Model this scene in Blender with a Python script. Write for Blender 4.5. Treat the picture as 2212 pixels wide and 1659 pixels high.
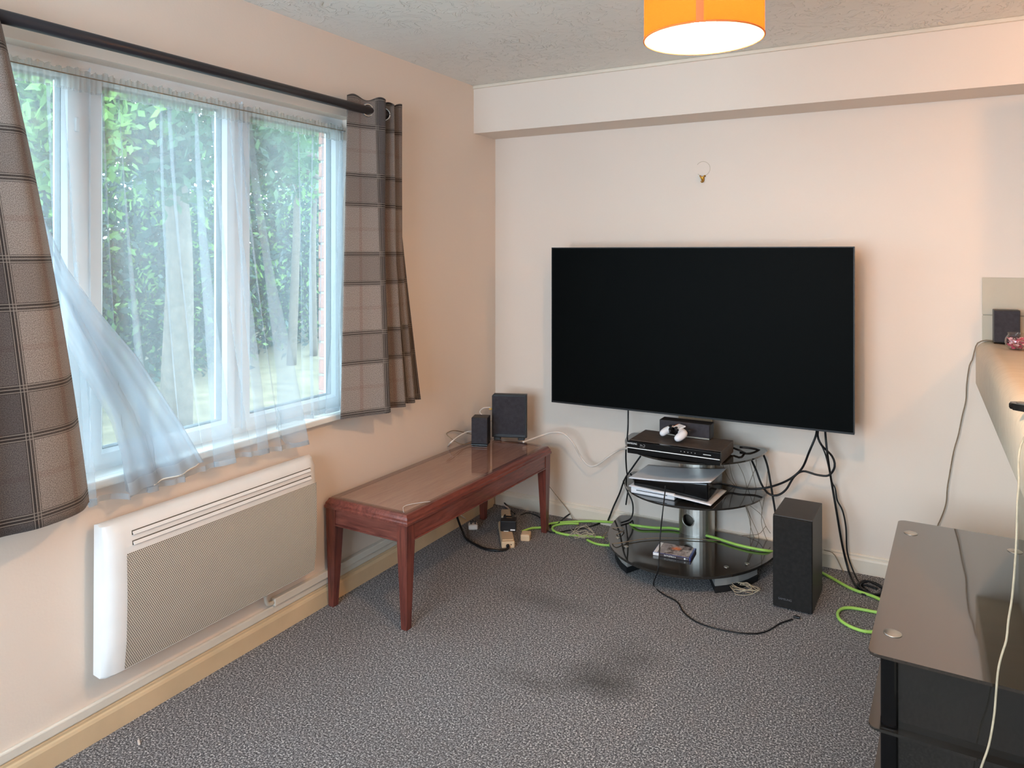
import bpy, bmesh, math, random
import numpy as np
from mathutils import Vector, Matrix

EXPOSURE = 0.78
SKYCOL = (0.64, 0.83, 1.0, 1.0)
SKYSTR = 9.4
WALLRGB = (233, 217, 203)
SHEER = 0.70
SHADE_TL = 0.5
LAMPCOL = (1.0, 0.60, 0.30, 1.0)
BULB = 620.0
KITCOL = (1.0, 0.48, 0.17, 1.0)
KITCHEN = 330.0
KITPOS = (3.40, -1.15, 2.16)
SHADECOL = (0.30, 0.062, 0.012, 1.0)

for o in list(bpy.data.objects):
    bpy.data.objects.remove(o, do_unlink=True)
SC = bpy.context.scene
COL = SC.collection
PI = math.pi

# ---------------------------------------------------------------- camera
cam_d = bpy.data.cameras.new('camera')
cam_d.sensor_fit = 'HORIZONTAL'
cam_d.sensor_width = 36.0
cam_d.lens = 36.0 * 1600.0 / 2212.0
cam_d.shift_y = -(829.5 - 545.0) / 2212.0
cam_d.clip_start = 0.05
cam = bpy.data.objects.new('camera', cam_d)
COL.objects.link(cam)
cam.location = (2.185, -3.757, 1.472)
cam.rotation_euler = (math.radians(90), 0, math.radians(28.893))
SC.camera = cam

# ---------------------------------------------------------------- view, world, lights
SC.view_settings.view_transform = 'Standard'
SC.view_settings.look = 'None'
SC.view_settings.exposure = EXPOSURE
SC.view_settings.gamma = 1.0
SC.view_settings.use_curve_mapping = False
SC.cycles.transparent_max_bounces = 24
SC.cycles.max_bounces = 6
SC.cycles.diffuse_bounces = 4
SC.cycles.glossy_bounces = 3
SC.cycles.transmission_bounces = 4
SC.cycles.adaptive_threshold = 0.03
SC.cycles.caustics_reflective = False
SC.cycles.caustics_refractive = False

world = bpy.data.worlds.new('sky')
SC.world = world
world.use_nodes = True
wn = world.node_tree
wn.nodes['Background'].inputs[0].default_value = SKYCOL
wn.nodes['Background'].inputs[1].default_value = SKYSTR

# sampling portal in the window opening: steers sky sampling, gives off nothing itself
pd = bpy.data.lights.new('window_portal', 'AREA')
pd.shape = 'RECTANGLE'; pd.size = 1.25; pd.size_y = 1.75
pd.cycles.is_portal = True
portal = bpy.data.objects.new('window_portal', pd)
COL.objects.link(portal)
portal.location = (-0.24, -2.12, 1.42)
portal.rotation_euler = (0, math.radians(-90), 0)
pd2 = bpy.data.lights.new('fill_opening_portal', 'AREA')  # portal for the unseen opening added behind the camera as daylight fill
pd2.shape = 'RECTANGLE'; pd2.size = 2.0; pd2.size_y = 1.6
pd2.cycles.is_portal = True
portal2 = bpy.data.objects.new('fill_opening_portal', pd2)
COL.objects.link(portal2)
portal2.location = (1.11, -5.52, 1.4)
portal2.rotation_euler = (math.radians(90), 0, 0)

# ---------------------------------------------------------------- helpers
def lin(c):
    def f(v):
        v /= 255.0
        return v / 12.92 if v <= 0.04045 else ((v + 0.055) / 1.055) ** 2.4
    return (f(c[0]), f(c[1]), f(c[2]), 1.0)

class NT:
    def __init__(s, name):
        s.m = bpy.data.materials.new(name)
        s.m.use_nodes = True
        s.t = s.m.node_tree
        s.t.nodes.clear()
        s.out = s.t.nodes.new('ShaderNodeOutputMaterial')
    def n(s, typ, **kw):
        nd = s.t.nodes.new(typ)
        for k, v in kw.items():
            setattr(nd, k, v)
        return nd
    def l(s, a, b):
        s.t.links.new(a, b)
    def setv(s, sock, v):
        if isinstance(v, bpy.types.NodeSocket):
            s.l(v, sock)
        else:
            sock.default_value = v
    def math(s, op, a, b=0.0, c=0.0, clamp=False):
        nd = s.n('ShaderNodeMath', operation=op, use_clamp=clamp)
        s.setv(nd.inputs[0], a); s.setv(nd.inputs[1], b)
        if op in ('MULTIPLY_ADD', 'SMOOTH_MIN', 'COMPARE'):
            s.setv(nd.inputs[2], c)
        return nd.outputs[0]
    def mix(s, f, a, b):
        nd = s.n('ShaderNodeMix', data_type='RGBA')
        s.setv(nd.inputs[0], f); s.setv(nd.inputs[6], a); s.setv(nd.inputs[7], b)
        return nd.outputs[2]
    def ramp(s, f, stops):
        nd = s.n('ShaderNodeValToRGB')
        e = nd.color_ramp.elements
        while len(e) > 1:
            e.remove(e[-1])
        e[0].position = stops[0][0]; e[0].color = stops[0][1]
        for p, c in stops[1:]:
            x = e.new(p); x.color = c
        s.setv(nd.inputs[0], f)
        return nd.outputs[0]
    def coord(s, kind='Object', scale=None):
        tc = s.n('ShaderNodeTexCoord').outputs[kind]
        if scale is None:
            return tc
        mp = s.n('ShaderNodeMapping')
        mp.inputs['Scale'].default_value = scale
        s.l(tc, mp.inputs[0])
        return mp.outputs[0]
    def noise(s, vec, scale, detail=3.0, rough=0.5, dist=0.0):
        nd = s.n('ShaderNodeTexNoise')
        s.l(vec, nd.inputs['Vector'])
        nd.inputs['Scale'].default_value = scale
        nd.inputs['Detail'].default_value = detail
        nd.inputs['Roughness'].default_value = rough
        nd.inputs['Distortion'].default_value = dist
        return nd.outputs[0]
    def bump(s, h, strength, dist=0.01):
        nd = s.n('ShaderNodeBump')
        nd.inputs['Strength'].default_value = strength
        nd.inputs['Distance'].default_value = dist
        s.l(h, nd.inputs['Height'])
        return nd.outputs[0]
    def bsdf(s, color, rough=0.5, metal=0.0, spec=0.5, normal=None, coat=0.0, trans=0.0, ior=1.45, alpha=None, sheen=0.0):
        b = s.n('ShaderNodeBsdfPrincipled')
        s.setv(b.inputs['Base Color'], color)
        s.setv(b.inputs['Roughness'], rough)
        s.setv(b.inputs['Metallic'], metal)
        s.setv(b.inputs['Specular IOR Level'], spec)
        b.inputs['Coat Weight'].default_value = coat
        b.inputs['Coat Roughness'].default_value = 0.05
        b.inputs['Transmission Weight'].default_value = trans
        b.inputs['IOR'].default_value = ior
        b.inputs['Sheen Weight'].default_value = sheen
        if alpha is not None:
            s.setv(b.inputs['Alpha'], alpha)
        if normal is not None:
            s.l(normal, b.inputs['Normal'])
        return b.outputs[0]
    def done(s, shader):
        s.l(shader, s.out.inputs[0])
        return s.m

MAT = {}
def plain(key, rgb, rough=0.5, metal=0.0, spec=0.5, coat=0.0, vary=0.06, vscale=14.0, bumps=0.0, bscale=200.0):
    """a procedural material: one colour, gently mottled, with optional fine relief"""
    t = NT(key)
    c = lin(rgb)
    co = t.coord()
    nz = t.noise(co, vscale, 4.0)
    d = (c[0]*(1-vary), c[1]*(1-vary), c[2]*(1-vary), 1); b = (min(1, c[0]*(1+vary)), min(1, c[1]*(1+vary)), min(1, c[2]*(1+vary)), 1)
    col = t.ramp(nz, [(0.3, d), (0.7, b)])
    nrm = t.bump(t.noise(co, bscale, 2.0), bumps, 0.002) if bumps else None
    MAT[key] = t.done(t.bsdf(col, rough, metal, spec, nrm, coat))
    return MAT[key]

def new_obj(name, me, mat=None, parent=None, loc=None, smooth=False, **props):
    o = bpy.data.objects.new(name, me)
    COL.objects.link(o)
    if mat:
        me.materials.clear()
        me.materials.append(MAT[mat] if isinstance(mat, str) else mat)
    if smooth:
        for p in me.polygons:
            p.use_smooth = True
    if parent:
        o.parent = parent
    if loc:
        o.location = loc
    for k, v in props.items():
        o[k] = v
    return o

def from_bm(name, bm, mat, parent=None, loc=None, smooth=False, **props):
    me = bpy.data.meshes.new(name)
    bmesh.ops.recalc_face_normals(bm, faces=bm.faces)
    bm.to_mesh(me); bm.free()
    return new_obj(name, me, mat, parent, loc, smooth, **props)

def thing(name, label, cat, loc=(0, 0, 0), rz=0.0, group=None):
    o = bpy.data.objects.new(name, None)
    COL.objects.link(o)
    o.empty_display_size = 0.05
    o.location = loc; o.rotation_euler = (0, 0, rz)
    o['label'] = label; o['category'] = cat
    if group:
        o['group'] = group
    return o

def tag(o, label, cat, group=None, kind=None):
    o['label'] = label; o['category'] = cat
    if group: o['group'] = group
    if kind: o['kind'] = kind
    return o

def add_box(bm, x0, x1, y0, y1, z0, z1, bevel=0.0, seg=2, mtx=None):
    vs = [bm.verts.new(p) for p in ((x0,y0,z0),(x1,y0,z0),(x1,y1,z0),(x0,y1,z0),(x0,y0,z1),(x1,y0,z1),(x1,y1,z1),(x0,y1,z1))]
    fs = [bm.faces.new([vs[i] for i in f]) for f in ((0,3,2,1),(4,5,6,7),(0,1,5,4),(1,2,6,5),(2,3,7,6),(3,0,4,7))]
    if mtx is not None:
        bmesh.ops.transform(bm, matrix=mtx, verts=vs)
    if bevel > 0:
        es = list({e for f in fs for e in f.edges})
        bmesh.ops.bevel(bm, geom=es, offset=bevel, segments=seg, profile=0.5, affect='EDGES')
    return bm

def box(name, x0, x1, y0, y1, z0, z1, mat, parent=None, bevel=0.0, seg=2, loc=None, **props):
    bm = bmesh.new()
    add_box(bm, x0, x1, y0, y1, z0, z1, bevel, seg)
    return from_bm(name, bm, mat, parent, loc, **props)

def prism(name, pts, z0, z1, mat, parent=None, bevel=0.0, seg=2, loc=None, **props):
    """plan outline extruded in z"""
    bm = bmesh.new()
    n = len(pts)
    a = [bm.verts.new((p[0], p[1], z0)) for p in pts]
    b = [bm.verts.new((p[0], p[1], z1)) for p in pts]
    f0 = bm.faces.new(a[::-1]); f1 = bm.faces.new(b)
    for i in range(n):
        bm.faces.new((a[i], a[(i+1) % n], b[(i+1) % n], b[i]))
    if bevel:
        bmesh.ops.bevel(bm, geom=list(f0.edges)+list(f1.edges), offset=bevel, segments=seg, profile=0.5, affect='EDGES')
    return from_bm(name, bm, mat, parent, loc, **props)

def lathe(name, prof, mat, parent=None, n=32, loc=None, smooth=True, axis='Z', **props):
    """profile of (radius, height) turned about an axis"""
    vs, fs = [], []
    rings = []
    for r, z in prof:
        if r < 1e-6:
            rings.append([len(vs)]); vs.append((0, 0, z))
        else:
            rings.append(list(range(len(vs), len(vs)+n)))
            for i in range(n):
                a = 2*PI*i/n
                vs.append((r*math.cos(a), r*math.sin(a), z))
    for A, B in zip(rings, rings[1:]):
        for i in range(n):
            j = (i+1) % n
            if len(A) == 1 and len(B) == 1: continue
            if len(A) == 1: fs.append((A[0], B[j], B[i]))
            elif len(B) == 1: fs.append((A[i], A[j], B[0]))
            else: fs.append((A[i], A[j], B[j], B[i]))
    if axis == 'Y': vs = [(x, -z, y) for x, y, z in vs]
    if axis == 'X': vs = [(z, x, y) for x, y, z in vs]
    bm = bmesh.new()
    bv = [bm.verts.new(v) for v in vs]
    for f in fs: bm.faces.new([bv[i] for i in f])
    o = from_bm(name, bm, mat, parent, loc, smooth, **props)
    return o

def smooth_path(pts, step=0.012):
    P = [Vector(p) for p in pts]
    if len(P) < 3: return P
    P = [P[0]*2-P[1]] + P + [P[-1]*2-P[-2]]
    out = []
    for i in range(1, len(P)-2):
        p0, p1, p2, p3 = P[i-1], P[i], P[i+1], P[i+2]
        m = max(2, min(24, int((p2-p1).length/step)))
        for k in range(m):
            t = k/m
            out.append(0.5*((2*p1)+(p2-p0)*t+(2*p0-5*p1+4*p2-p3)*t*t+(3*p1-p0-3*p2+p3)*t**3))
    out.append(P[-2])
    return out

def tube_bm(bm, pts, r, sides=7, radii=None):
    n = len(pts)
    T = [(pts[min(i+1, n-1)]-pts[max(i-1, 0)]).normalized() for i in range(n)]
    up = Vector((0, 0, 1)) if abs(T[0].z) < 0.9 else Vector((1, 0, 0))
    N = (up - T[0]*up.dot(T[0])).normalized()
    rings = []
    for i in range(n):
        N = (N - T[i]*N.dot(T[i]))
        N = N.normalized() if N.length > 1e-6 else T[i].orthogonal().normalized()
        B = T[i].cross(N)
        rr = radii[i] if radii else r
        rings.append([bm.verts.new(pts[i]+(N*math.cos(2*PI*k/sides)+B*math.sin(2*PI*k/sides))*rr) for k in range(sides)])
    for A, C in zip(rings, rings[1:]):
        for k in range(sides):
            bm.faces.new((A[k], A[(k+1) % sides], C[(k+1) % sides], C[k]))
    bm.faces.new(rings[0][::-1]); bm.faces.new(rings[-1])

def tube(name, pts, r, mat, parent=None, sides=7, curve=True, step=0.012, **props):
    bm = bmesh.new()
    p = smooth_path(pts, step) if curve else [Vector(q) for q in pts]
    tube_bm(bm, p, r, sides)
    return from_bm(name, bm, mat, parent, None, True, **props)

def grid_mesh(name, rows, uvs, mat, parent=None, **props):
    """rows: list of rows of points, uvs the same shape"""
    R, C = len(rows), len(rows[0])
    vs = [p for r in rows for p in r]
    fs = [(i*C+j, i*C+j+1, (i+1)*C+j+1, (i+1)*C+j) for i in range(R-1) for j in range(C-1)]
    me = bpy.data.meshes.new(name)
    me.from_pydata(vs, [], fs); me.update()
    if uvs:
        fl = [p for r in uvs for p in r]
        lay = me.uv_layers.new(name='UVMap')
        for lp in me.loops:
            lay.data[lp.index].uv = fl[lp.vertex_index]
    return new_obj(name, me, mat, parent, None, True, **props)

def text(name, s, size, mat, parent, loc, rot, depth=0.0004, sx=1.0, **props):
    cu = bpy.data.curves.new(name, 'FONT')
    cu.body = s; cu.size = size; cu.extrude = depth; cu.align_x = 'CENTER'; cu.align_y = 'CENTER'
    tmp = bpy.data.objects.new(name, cu); COL.objects.link(tmp)
    dg = bpy.context.evaluated_depsgraph_get()
    me = bpy.data.meshes.new_from_object(tmp.evaluated_get(dg))
    bpy.data.objects.remove(tmp); bpy.data.curves.remove(cu)
    me.name = name
    o = new_obj(name, me, mat, parent, loc, **props)
    o.rotation_euler = rot; o.scale = (sx, 1, 1)
    return o

# ---------------------------------------------------------------- materials
def wall_mat(key, rgb):
    t = NT(key)
    co = t.coord()
    n1 = t.noise(co, 1.6, 4.0)
    c = lin(rgb)
    col = t.ramp(n1, [(0.3, tuple(v*0.975 for v in c[:3])+(1,)), (0.7, c)])
    h = t.math('ADD', t.noise(co, 9.0, 3.0), t.math('MULTIPLY', t.noise(co, 120.0, 3.0), 0.25))
    MAT[key] = t.done(t.bsdf(col, 0.75, 0, 0.25, t.bump(h, 0.10, 0.01)))
wall_mat('wall_paint', WALLRGB)
wall_mat('beam_paint', WALLRGB)

def ceiling_mat():
    t = NT('ceiling_artex')
    co = t.coord()
    wob = t.noise(co, 2.2, 3.0)
    mp = t.n('ShaderNodeVectorMath', operation='MULTIPLY_ADD')
    nz = t.n('ShaderNodeTexNoise'); t.l(co, nz.inputs['Vector']); nz.inputs['Scale'].default_value = 3.5; nz.inputs['Detail'].default_value = 3.0
    t.l(nz.outputs[1], mp.inputs[0]); mp.inputs[1].default_value = (0.55, 0.55, 0.0); t.l(co, mp.inputs[2])
    n2 = t.noise(mp.outputs[0], 11.0, 2.5, 0.55, 1.6)
    line = t.ramp(t.math('ABSOLUTE', t.math('SUBTRACT', n2, 0.5)), [(0.0, (1, 1, 1, 1)), (0.022, (0, 0, 0, 1))])
    patch = t.ramp(t.noise(co, 2.2, 2.0), [(0.40, (0.12, 0.12, 0.12, 1)), (0.58, (1, 1, 1, 1))])
    h = t.math('ADD', t.math('MULTIPLY', line, patch), t.math('MULTIPLY', t.noise(co, 7.0, 3.0), 0.5))
    col = t.mix(wob, lin((243, 240, 233)), lin((236, 232, 224)))
    MAT['ceiling_artex'] = t.done(t.bsdf(col, 0.7, 0, 0.25, t.bump(h, 0.55, 0.010)))
ceiling_mat()

def carpet_mat():
    t = NT('carpet')
    co = t.coord()
    n1 = t.noise(co, 165.0, 2.0, 0.7)
    n2 = t.noise(co, 380.0, 2.0, 0.6)
    sp = t.math('ADD', t.math('MULTIPLY', n1, 0.65), t.math('MULTIPLY', n2, 0.35))
    col = t.ramp(sp, [(0.38, lin((32, 31, 33))), (0.48, lin((92, 89, 91))), (0.55, lin((152, 148, 149))), (0.62, lin((240, 236, 233)))])
    big = t.noise(co, 1.3, 4.0)
    col = t.mix(t.math('MULTIPLY', t.math('SUBTRACT', big, 0.5, clamp=True), 0.9), col, lin((92, 84, 78)))
    # worn, dirty patches trodden into the pile
    sep = t.n('ShaderNodeSeparateXYZ'); t.l(co, sep.inputs[0])
    def blot(x, y, rx, ry, amt, prev):
        dx = t.math('DIVIDE', t.math('SUBTRACT', sep.outputs[0], x), rx)
        dy = t.math('DIVIDE', t.math('SUBTRACT', sep.outputs[1], y), ry)
        d = t.math('SQRT', t.math('ADD', t.math('MULTIPLY', dx, dx), t.math('MULTIPLY', dy, dy)))
        d = t.math('ADD', d, t.math('MULTIPLY', t.math('SUBTRACT', t.noise(co, 9.0, 4.0), 0.5), 0.9))
        m = t.math('MULTIPLY', t.math('SUBTRACT', 1.0, d, clamp=True), amt, clamp=True)
        return t.mix(m, prev, lin((44, 40, 35)))
    col = blot(1.21, -1.39, 0.20, 0.12, 0.75, col)
    col = blot(1.26, -1.22, 0.16, 0.18, 0.40, col)
    col = blot(1.02, -1.50, 0.18, 0.07, 0.35, col)
    col = blot(0.78, -0.95, 0.30, 0.10, 0.35, col)
    h = t.math('ADD', n1, n2)
    MAT['carpet'] = t.done(t.bsdf(col, 0.95, 0, 0.1, t.bump(h, 0.8, 0.006), sheen=0.15))
carpet_mat()

plain('skirting_cream', (216, 190, 154), 0.45, vary=0.08, vscale=6)
plain('skirting_white', (226, 212, 194), 0.45, vary=0.05, vscale=6)
plain('trunking', (226, 218, 205), 0.4, vary=0.03)
plain('upvc', (235, 240, 243), 0.25, spec=0.5, vary=0.02)
plain('upvc_seal', (70, 74, 78), 0.6)
plain('sill_paint', (236, 236, 232), 0.4, vary=0.03)
plain('pole_black', (44, 40, 44), 0.35, spec=0.5, vary=0.05)
plain('ring_silver', (190, 192, 196), 0.25, metal=1.0)
plain('steel', (206, 201, 192), 0.38, metal=1.0, vary=0.05, vscale=30)
plain('steel_dark', (150, 142, 130), 0.4, metal=1.0)
plain('black_plastic', (34, 33, 35), 0.45, spec=0.4, vary=0.15)
plain('black_gloss', (10, 10, 11), 0.12, spec=0.5)
plain('black_cloth', (58, 56, 61), 0.85, spec=0.2, vary=0.18, vscale=60, bumps=0.3, bscale=700)
plain('dim_print', (96, 96, 100), 0.5, vary=0.01)
plain('sub_cloth', (38, 36, 35), 0.85, spec=0.2, vary=0.18, vscale=60, bumps=0.3, bscale=700)
plain('black_ash', (56, 51, 47), 0.45, spec=0.5, vary=0.2, vscale=8)
plain('player_top', (74, 66, 61), 0.5, vary=0.2, vscale=40)
plain('tv_back', (18, 18, 19), 0.5)
plain('tv_screen', (7, 9, 9), 0.5, spec=0.04, vary=0.02)
plain('white_plastic', (228, 228, 232), 0.35, vary=0.02)
plain('heater_white', (232, 228, 224), 0.35, vary=0.02)
plain('heater_dark', (96, 88, 76), 0.7)
plain('cream_plastic', (222, 192, 156), 0.45, vary=0.03)
plain('white_print', (235, 235, 235), 0.5, vary=0.01)
plain('grey_print', (150, 150, 152), 0.5, vary=0.01)
plain('cord_black', (16, 15, 17), 0.45, vary=0.1)
plain('cord_green', (164, 208, 96), 0.45, vary=0.08)
plain('cord_white', (226, 214, 204), 0.45, vary=0.04)
plain('cord_grey', (132, 112, 90), 0.45, vary=0.2, vscale=60)
plain('cord_pale', (196, 180, 154), 0.45, vary=0.15, vscale=60)
plain('brass', (176, 128, 52), 0.3, metal=1.0)
plain('rubber', (22, 22, 24), 0.7)
plain('satin_metal', (196, 194, 190), 0.35, metal=0.55, vary=0.04)
plain('bark', (96, 84, 74), 0.9, vary=0.3, vscale=20, bumps=0.6, bscale=30)
plain('brick', (158, 108, 94), 0.9, vary=0.25, vscale=25, bumps=0.5, bscale=90)
plain('mortar', (176, 166, 152), 0.95, vary=0.1, vscale=60)
plain('soil', (112, 100, 78), 0.95, vary=0.35, vscale=5, bumps=0.5, bscale=20)
plain('tile_glaze', (196, 184, 164), 0.2, spec=0.5, vary=0.05, vscale=5)
plain('grout', (176, 166, 150), 0.9)
plain('plaster_mark', (206, 188, 168), 0.7)
plain('half_wall', (206, 198, 180), 0.7)
plain('petal_pink', (214, 96, 120), 0.6, vary=0.3, vscale=60)
plain('petal_pale', (240, 196, 200), 0.6, vary=0.15, vscale=60)
plain('wax_tan', (190, 160, 120), 0.5)
plain('amber', (190, 110, 50), 0.3)
plain('case_blue', (36, 48, 120), 0.25, spec=0.5)
plain('spine_dark', (46, 26, 26), 0.35)

def glass_mat(key, tint, refl=0.08, transp=True):
    t = NT(key)
    fr = t.n('ShaderNodeFresnel')
    geo = t.n('ShaderNodeNewGeometry')
    t.l(t.math('MULTIPLY_ADD', geo.outputs['Backfacing'], 1/1.45-1.45, 1.45), fr.inputs['IOR'])
    tr = t.n('ShaderNodeBsdfTransparent'); tr.inputs[0].default_value = tint
    gl = t.n('ShaderNodeBsdfGlossy'); gl.inputs['Roughness'].default_value = 0.03
    mx = t.n('ShaderNodeMixShader')
    # a faint mottling keeps the sheet from being perfectly clean
    dn = t.math('MULTIPLY', t.noise(t.coord(), 8.0, 3.0), 0.02)
    t.l(t.math('ADD', fr.outputs[0], dn, clamp=True), mx.inputs[0]); t.l(tr.outputs[0], mx.inputs[1]); t.l(gl.outputs[0], mx.inputs[2])
    MAT[key] = t.done(mx.outputs[0])
glass_mat('pane_glass', (0.93, 0.96, 0.955, 1))
glass_mat('table_glass', (0.96, 0.97, 0.96, 1))
glass_mat('jar_glass', (0.95, 0.95, 0.95, 1))
plain('glass_edge', (52, 84, 78), 0.15, spec=0.5)

def dark_glass():
    t = NT('black_glass')
    co = t.coord()
    sm = t.noise(co, 7.0, 5.0, 0.6)
    rough = t.math('MULTIPLY_ADD', sm, 0.10, 0.02)
    col = t.mix(sm, lin((34, 32, 30)), lin((48, 44, 40)))
    MAT['black_glass'] = t.done(t.bsdf(col, rough, 0, 0.6, None, 0.6))
    t = NT('black_glass_top')
    co = t.coord()
    sm = t.noise(co, 7.0, 5.0, 0.6)
    rough = t.math('MULTIPLY_ADD', sm, 0.07, 0.015)
    dust = t.ramp(t.noise(co, 260.0, 2.0), [(0.62, (0, 0, 0, 1)), (0.72, (1, 1, 1, 1))])
    col = t.mix(t.math('MULTIPLY', dust, 0.25), lin((48, 40, 33)), lin((130, 118, 102)))
    MAT['black_glass_top'] = t.done(t.bsdf(col, rough, 0, 1.0, None, 1.0))
dark_glass()

def wood_mat(key, c1, c2, scale, rough=0.35, coat=0.3):
    t = NT(key)
    co = t.coord('Object', scale)
    n1 = t.noise(co, 3.0, 6.0, 0.6, 1.2)
    n2 = t.noise(co, 14.0, 4.0)
    f = t.math('ADD', t.math('MULTIPLY', n1, 0.75), t.math('MULTIPLY', n2, 0.25))
    col = t.ramp(f, [(0.32, lin(c1)), (0.66, lin(c2))])
    MAT[key] = t.done(t.bsdf(col, rough, 0, 0.5, t.bump(n2, 0.06, 0.003), coat))
wood_mat('mahogany', (84, 38, 34), (138, 76, 64), (16, 1.4, 16))
wood_mat('mahogany_leg', (72, 32, 29), (128, 66, 54), (14, 14, 1.4))
wood_mat('mahogany_cross', (80, 38, 34), (132, 74, 62), (1.4, 16, 16))
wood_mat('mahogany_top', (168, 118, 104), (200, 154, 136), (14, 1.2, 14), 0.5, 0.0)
wood_mat('laminate', (218, 200, 174), (238, 224, 202), (0.8, 26, 6), 0.45, 0.0)

def heater_mesh_mat():
    t = NT('heater_mesh')
    uv = t.coord('UV')
    sep = t.n('ShaderNodeSeparateXYZ'); t.l(uv, sep.inputs[0])
    p = 0.0062
    u = t.math('DIVIDE', sep.outputs[0], p); v = t.math('DIVIDE', sep.outputs[1], p * 0.866)
    row = t.math('MODULO', t.math('FLOOR', v), 2.0)
    fu = t.math('SUBTRACT', t.math('FRACT', t.math('ADD', u, t.math('MULTIPLY', row, 0.5))), 0.5)
    fv = t.math('MULTIPLY', t.math('SUBTRACT', t.math('FRACT', v), 0.5), 0.866)
    d = t.math('SQRT', t.math('ADD', t.math('MULTIPLY', fu, fu), t.math('MULTIPLY', fv, fv)))
    hole = t.ramp(d, [(0.29, (1, 1, 1, 1)), (0.36, (0, 0, 0, 1))])
    col = t.mix(hole, lin((226, 216, 202)), lin((70, 64, 58)))
    MAT['heater_mesh'] = t.done(t.bsdf(col, 0.5, 0, 0.4, t.bump(t.math('SUBTRACT', 1.0, hole), 0.5, 0.002)))
heater_mesh_mat()

def plaid_mat():
    t = NT('plaid_wool')
    uv = t.coord('UV')
    sep = t.n('ShaderNodeSeparateXYZ'); t.l(uv, sep.inputs[0])
    def pat(c, period, width):
        f = t.math('MULTIPLY', t.math('FRACT', t.math('DIVIDE', c, period)), period)
        band = t.math('MULTIPLY', t.math('GREATER_THAN', f, 0.02), t.math('LESS_THAN', f, 0.02+width))
        def lines(at):
            d = t.math('ABSOLUTE', t.math('SUBTRACT', f, at))
            near = t.math('LESS_THAN', d, 0.0115)
            ph = t.math('FRACT', t.math('ADD', t.math('DIVIDE', t.math('SUBTRACT', f, at), 0.0085), 10.5))
            pale = t.math('MULTIPLY', near, t.math('LESS_THAN', t.math('ABSOLUTE', t.math('SUBTRACT', ph, 0.5)), 0.13))
            dark = t.math('MULTIPLY', near, t.math('SUBTRACT', 1.0, pale))
            return pale, dark
        p1, d1 = lines(0.02); p2, d2 = lines(0.02+width)
        mid = t.math('LESS_THAN', t.math('ABSOLUTE', t.math('SUBTRACT', f, 0.02+width+(period-width)*0.5)), 0.008)
        return band, t.math('MAXIMUM', p1, p2), t.math('MAXIMUM', d1, d2), mid
    bu, pu, du, mu = pat(sep.outputs[0], 0.36, 0.13)
    bv, pv, dv, mv = pat(sep.outputs[1], 0.335, 0.125)
    wv = t.n('ShaderNodeTexNoise'); t.l(uv, wv.inputs['Vector']); wv.inputs['Scale'].default_value = 420.0; wv.inputs['Detail'].default_value = 2.0
    heather = t.ramp(wv.outputs[0], [(0.35, lin((120, 107, 100))), (0.65, lin((188, 173, 163)))])
    col = t.mix(t.math('MULTIPLY', mu, 0.22), heather, lin((128, 70, 58)))
    col = t.mix(t.math('MULTIPLY', mv, 0.12), col, lin((120, 70, 58)))
    col = t.mix(t.math('MULTIPLY', bv, 0.28), col, lin((76, 64, 58)))
    col = t.mix(t.math('MULTIPLY', bu, 0.62), col, lin((42, 41, 49)))
    col = t.mix(t.math('MULTIPLY', t.math('MAXIMUM', du, dv), 0.75), col, lin((54, 46, 42)))
    col = t.mix(t.math('MULTIPLY', t.math('MAXIMUM', pu, pv), 0.5), col, lin((190, 176, 164)))
    b1 = t.n('ShaderNodeBsdfTranslucent'); t.l(col, b1.inputs[0])
    mx = t.n('ShaderNodeMixShader'); mx.inputs[0].default_value = 0.30
    t.l(t.bsdf(col, 0.95, 0, 0.1, t.bump(wv.outputs[0], 0.4, 0.002), sheen=0.2), mx.inputs[1]); t.l(b1.outputs[0], mx.inputs[2])
    MAT['plaid_wool'] = t.done(mx.outputs[0])
plaid_mat()

def sheer_mat(key, clear, rgb=(1.0, 1.0, 1.0)):
    t = NT(key)
    co = t.coord('UV')
    tr = t.n('ShaderNodeBsdfTransparent')
    df = t.n('ShaderNodeBsdfDiffuse'); df.inputs[0].default_value = rgb + (1,)
    tl = t.n('ShaderNodeBsdfTranslucent'); tl.inputs[0].default_value = rgb + (1,)
    m1 = t.n('ShaderNodeMixShader'); m1.inputs[0].default_value = 0.55
    t.l(df.outputs[0], m1.inputs[1]); t.l(tl.outputs[0], m1.inputs[2])
    m2 = t.n('ShaderNodeMixShader')
    f = t.math('MULTIPLY_ADD', t.noise(co, 3.0, 3.0), 0.10, clear - 0.05)
    t.l(f, m2.inputs[0]); t.l(m1.outputs[0], m2.inputs[1]); t.l(tr.outputs[0], m2.inputs[2])
    MAT[key] = t.done(m2.outputs[0])
sheer_mat('net_sheer', SHEER, (0.60, 0.64, 0.68))
sheer_mat('net_blown', 0.50, (0.55, 0.59, 0.64))
sheer_mat('net_header', 0.42, (0.62, 0.64, 0.63))
sheer_mat('net_hem', 0.38, (0.62, 0.66, 0.70))

def leaf_mat(key, c1, c2):
    t = NT(key)
    oi = t.noise(t.coord('Object'), 2.5, 2.0)
    col = t.ramp(oi, [(0.35, lin(c1)), (0.65, lin(c2))])
    a = t.bsdf(col, 0.45, 0, 0.4)
    b = t.n('ShaderNodeBsdfTranslucent'); t.l(col, b.inputs[0])
    mx = t.n('ShaderNodeMixShader'); mx.inputs[0].default_value = 0.45
    t.l(a, mx.inputs[1]); t.l(b.outputs[0], mx.inputs[2])
    MAT[key] = t.done(mx.outputs[0])
leaf_mat('leaf_dark', (24, 47, 46), (53, 80, 71))
leaf_mat('leaf_mid', (42, 69, 50), (76, 105, 65))
leaf_mat('leaf_light', (75, 116, 56), (124, 158, 82))

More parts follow.
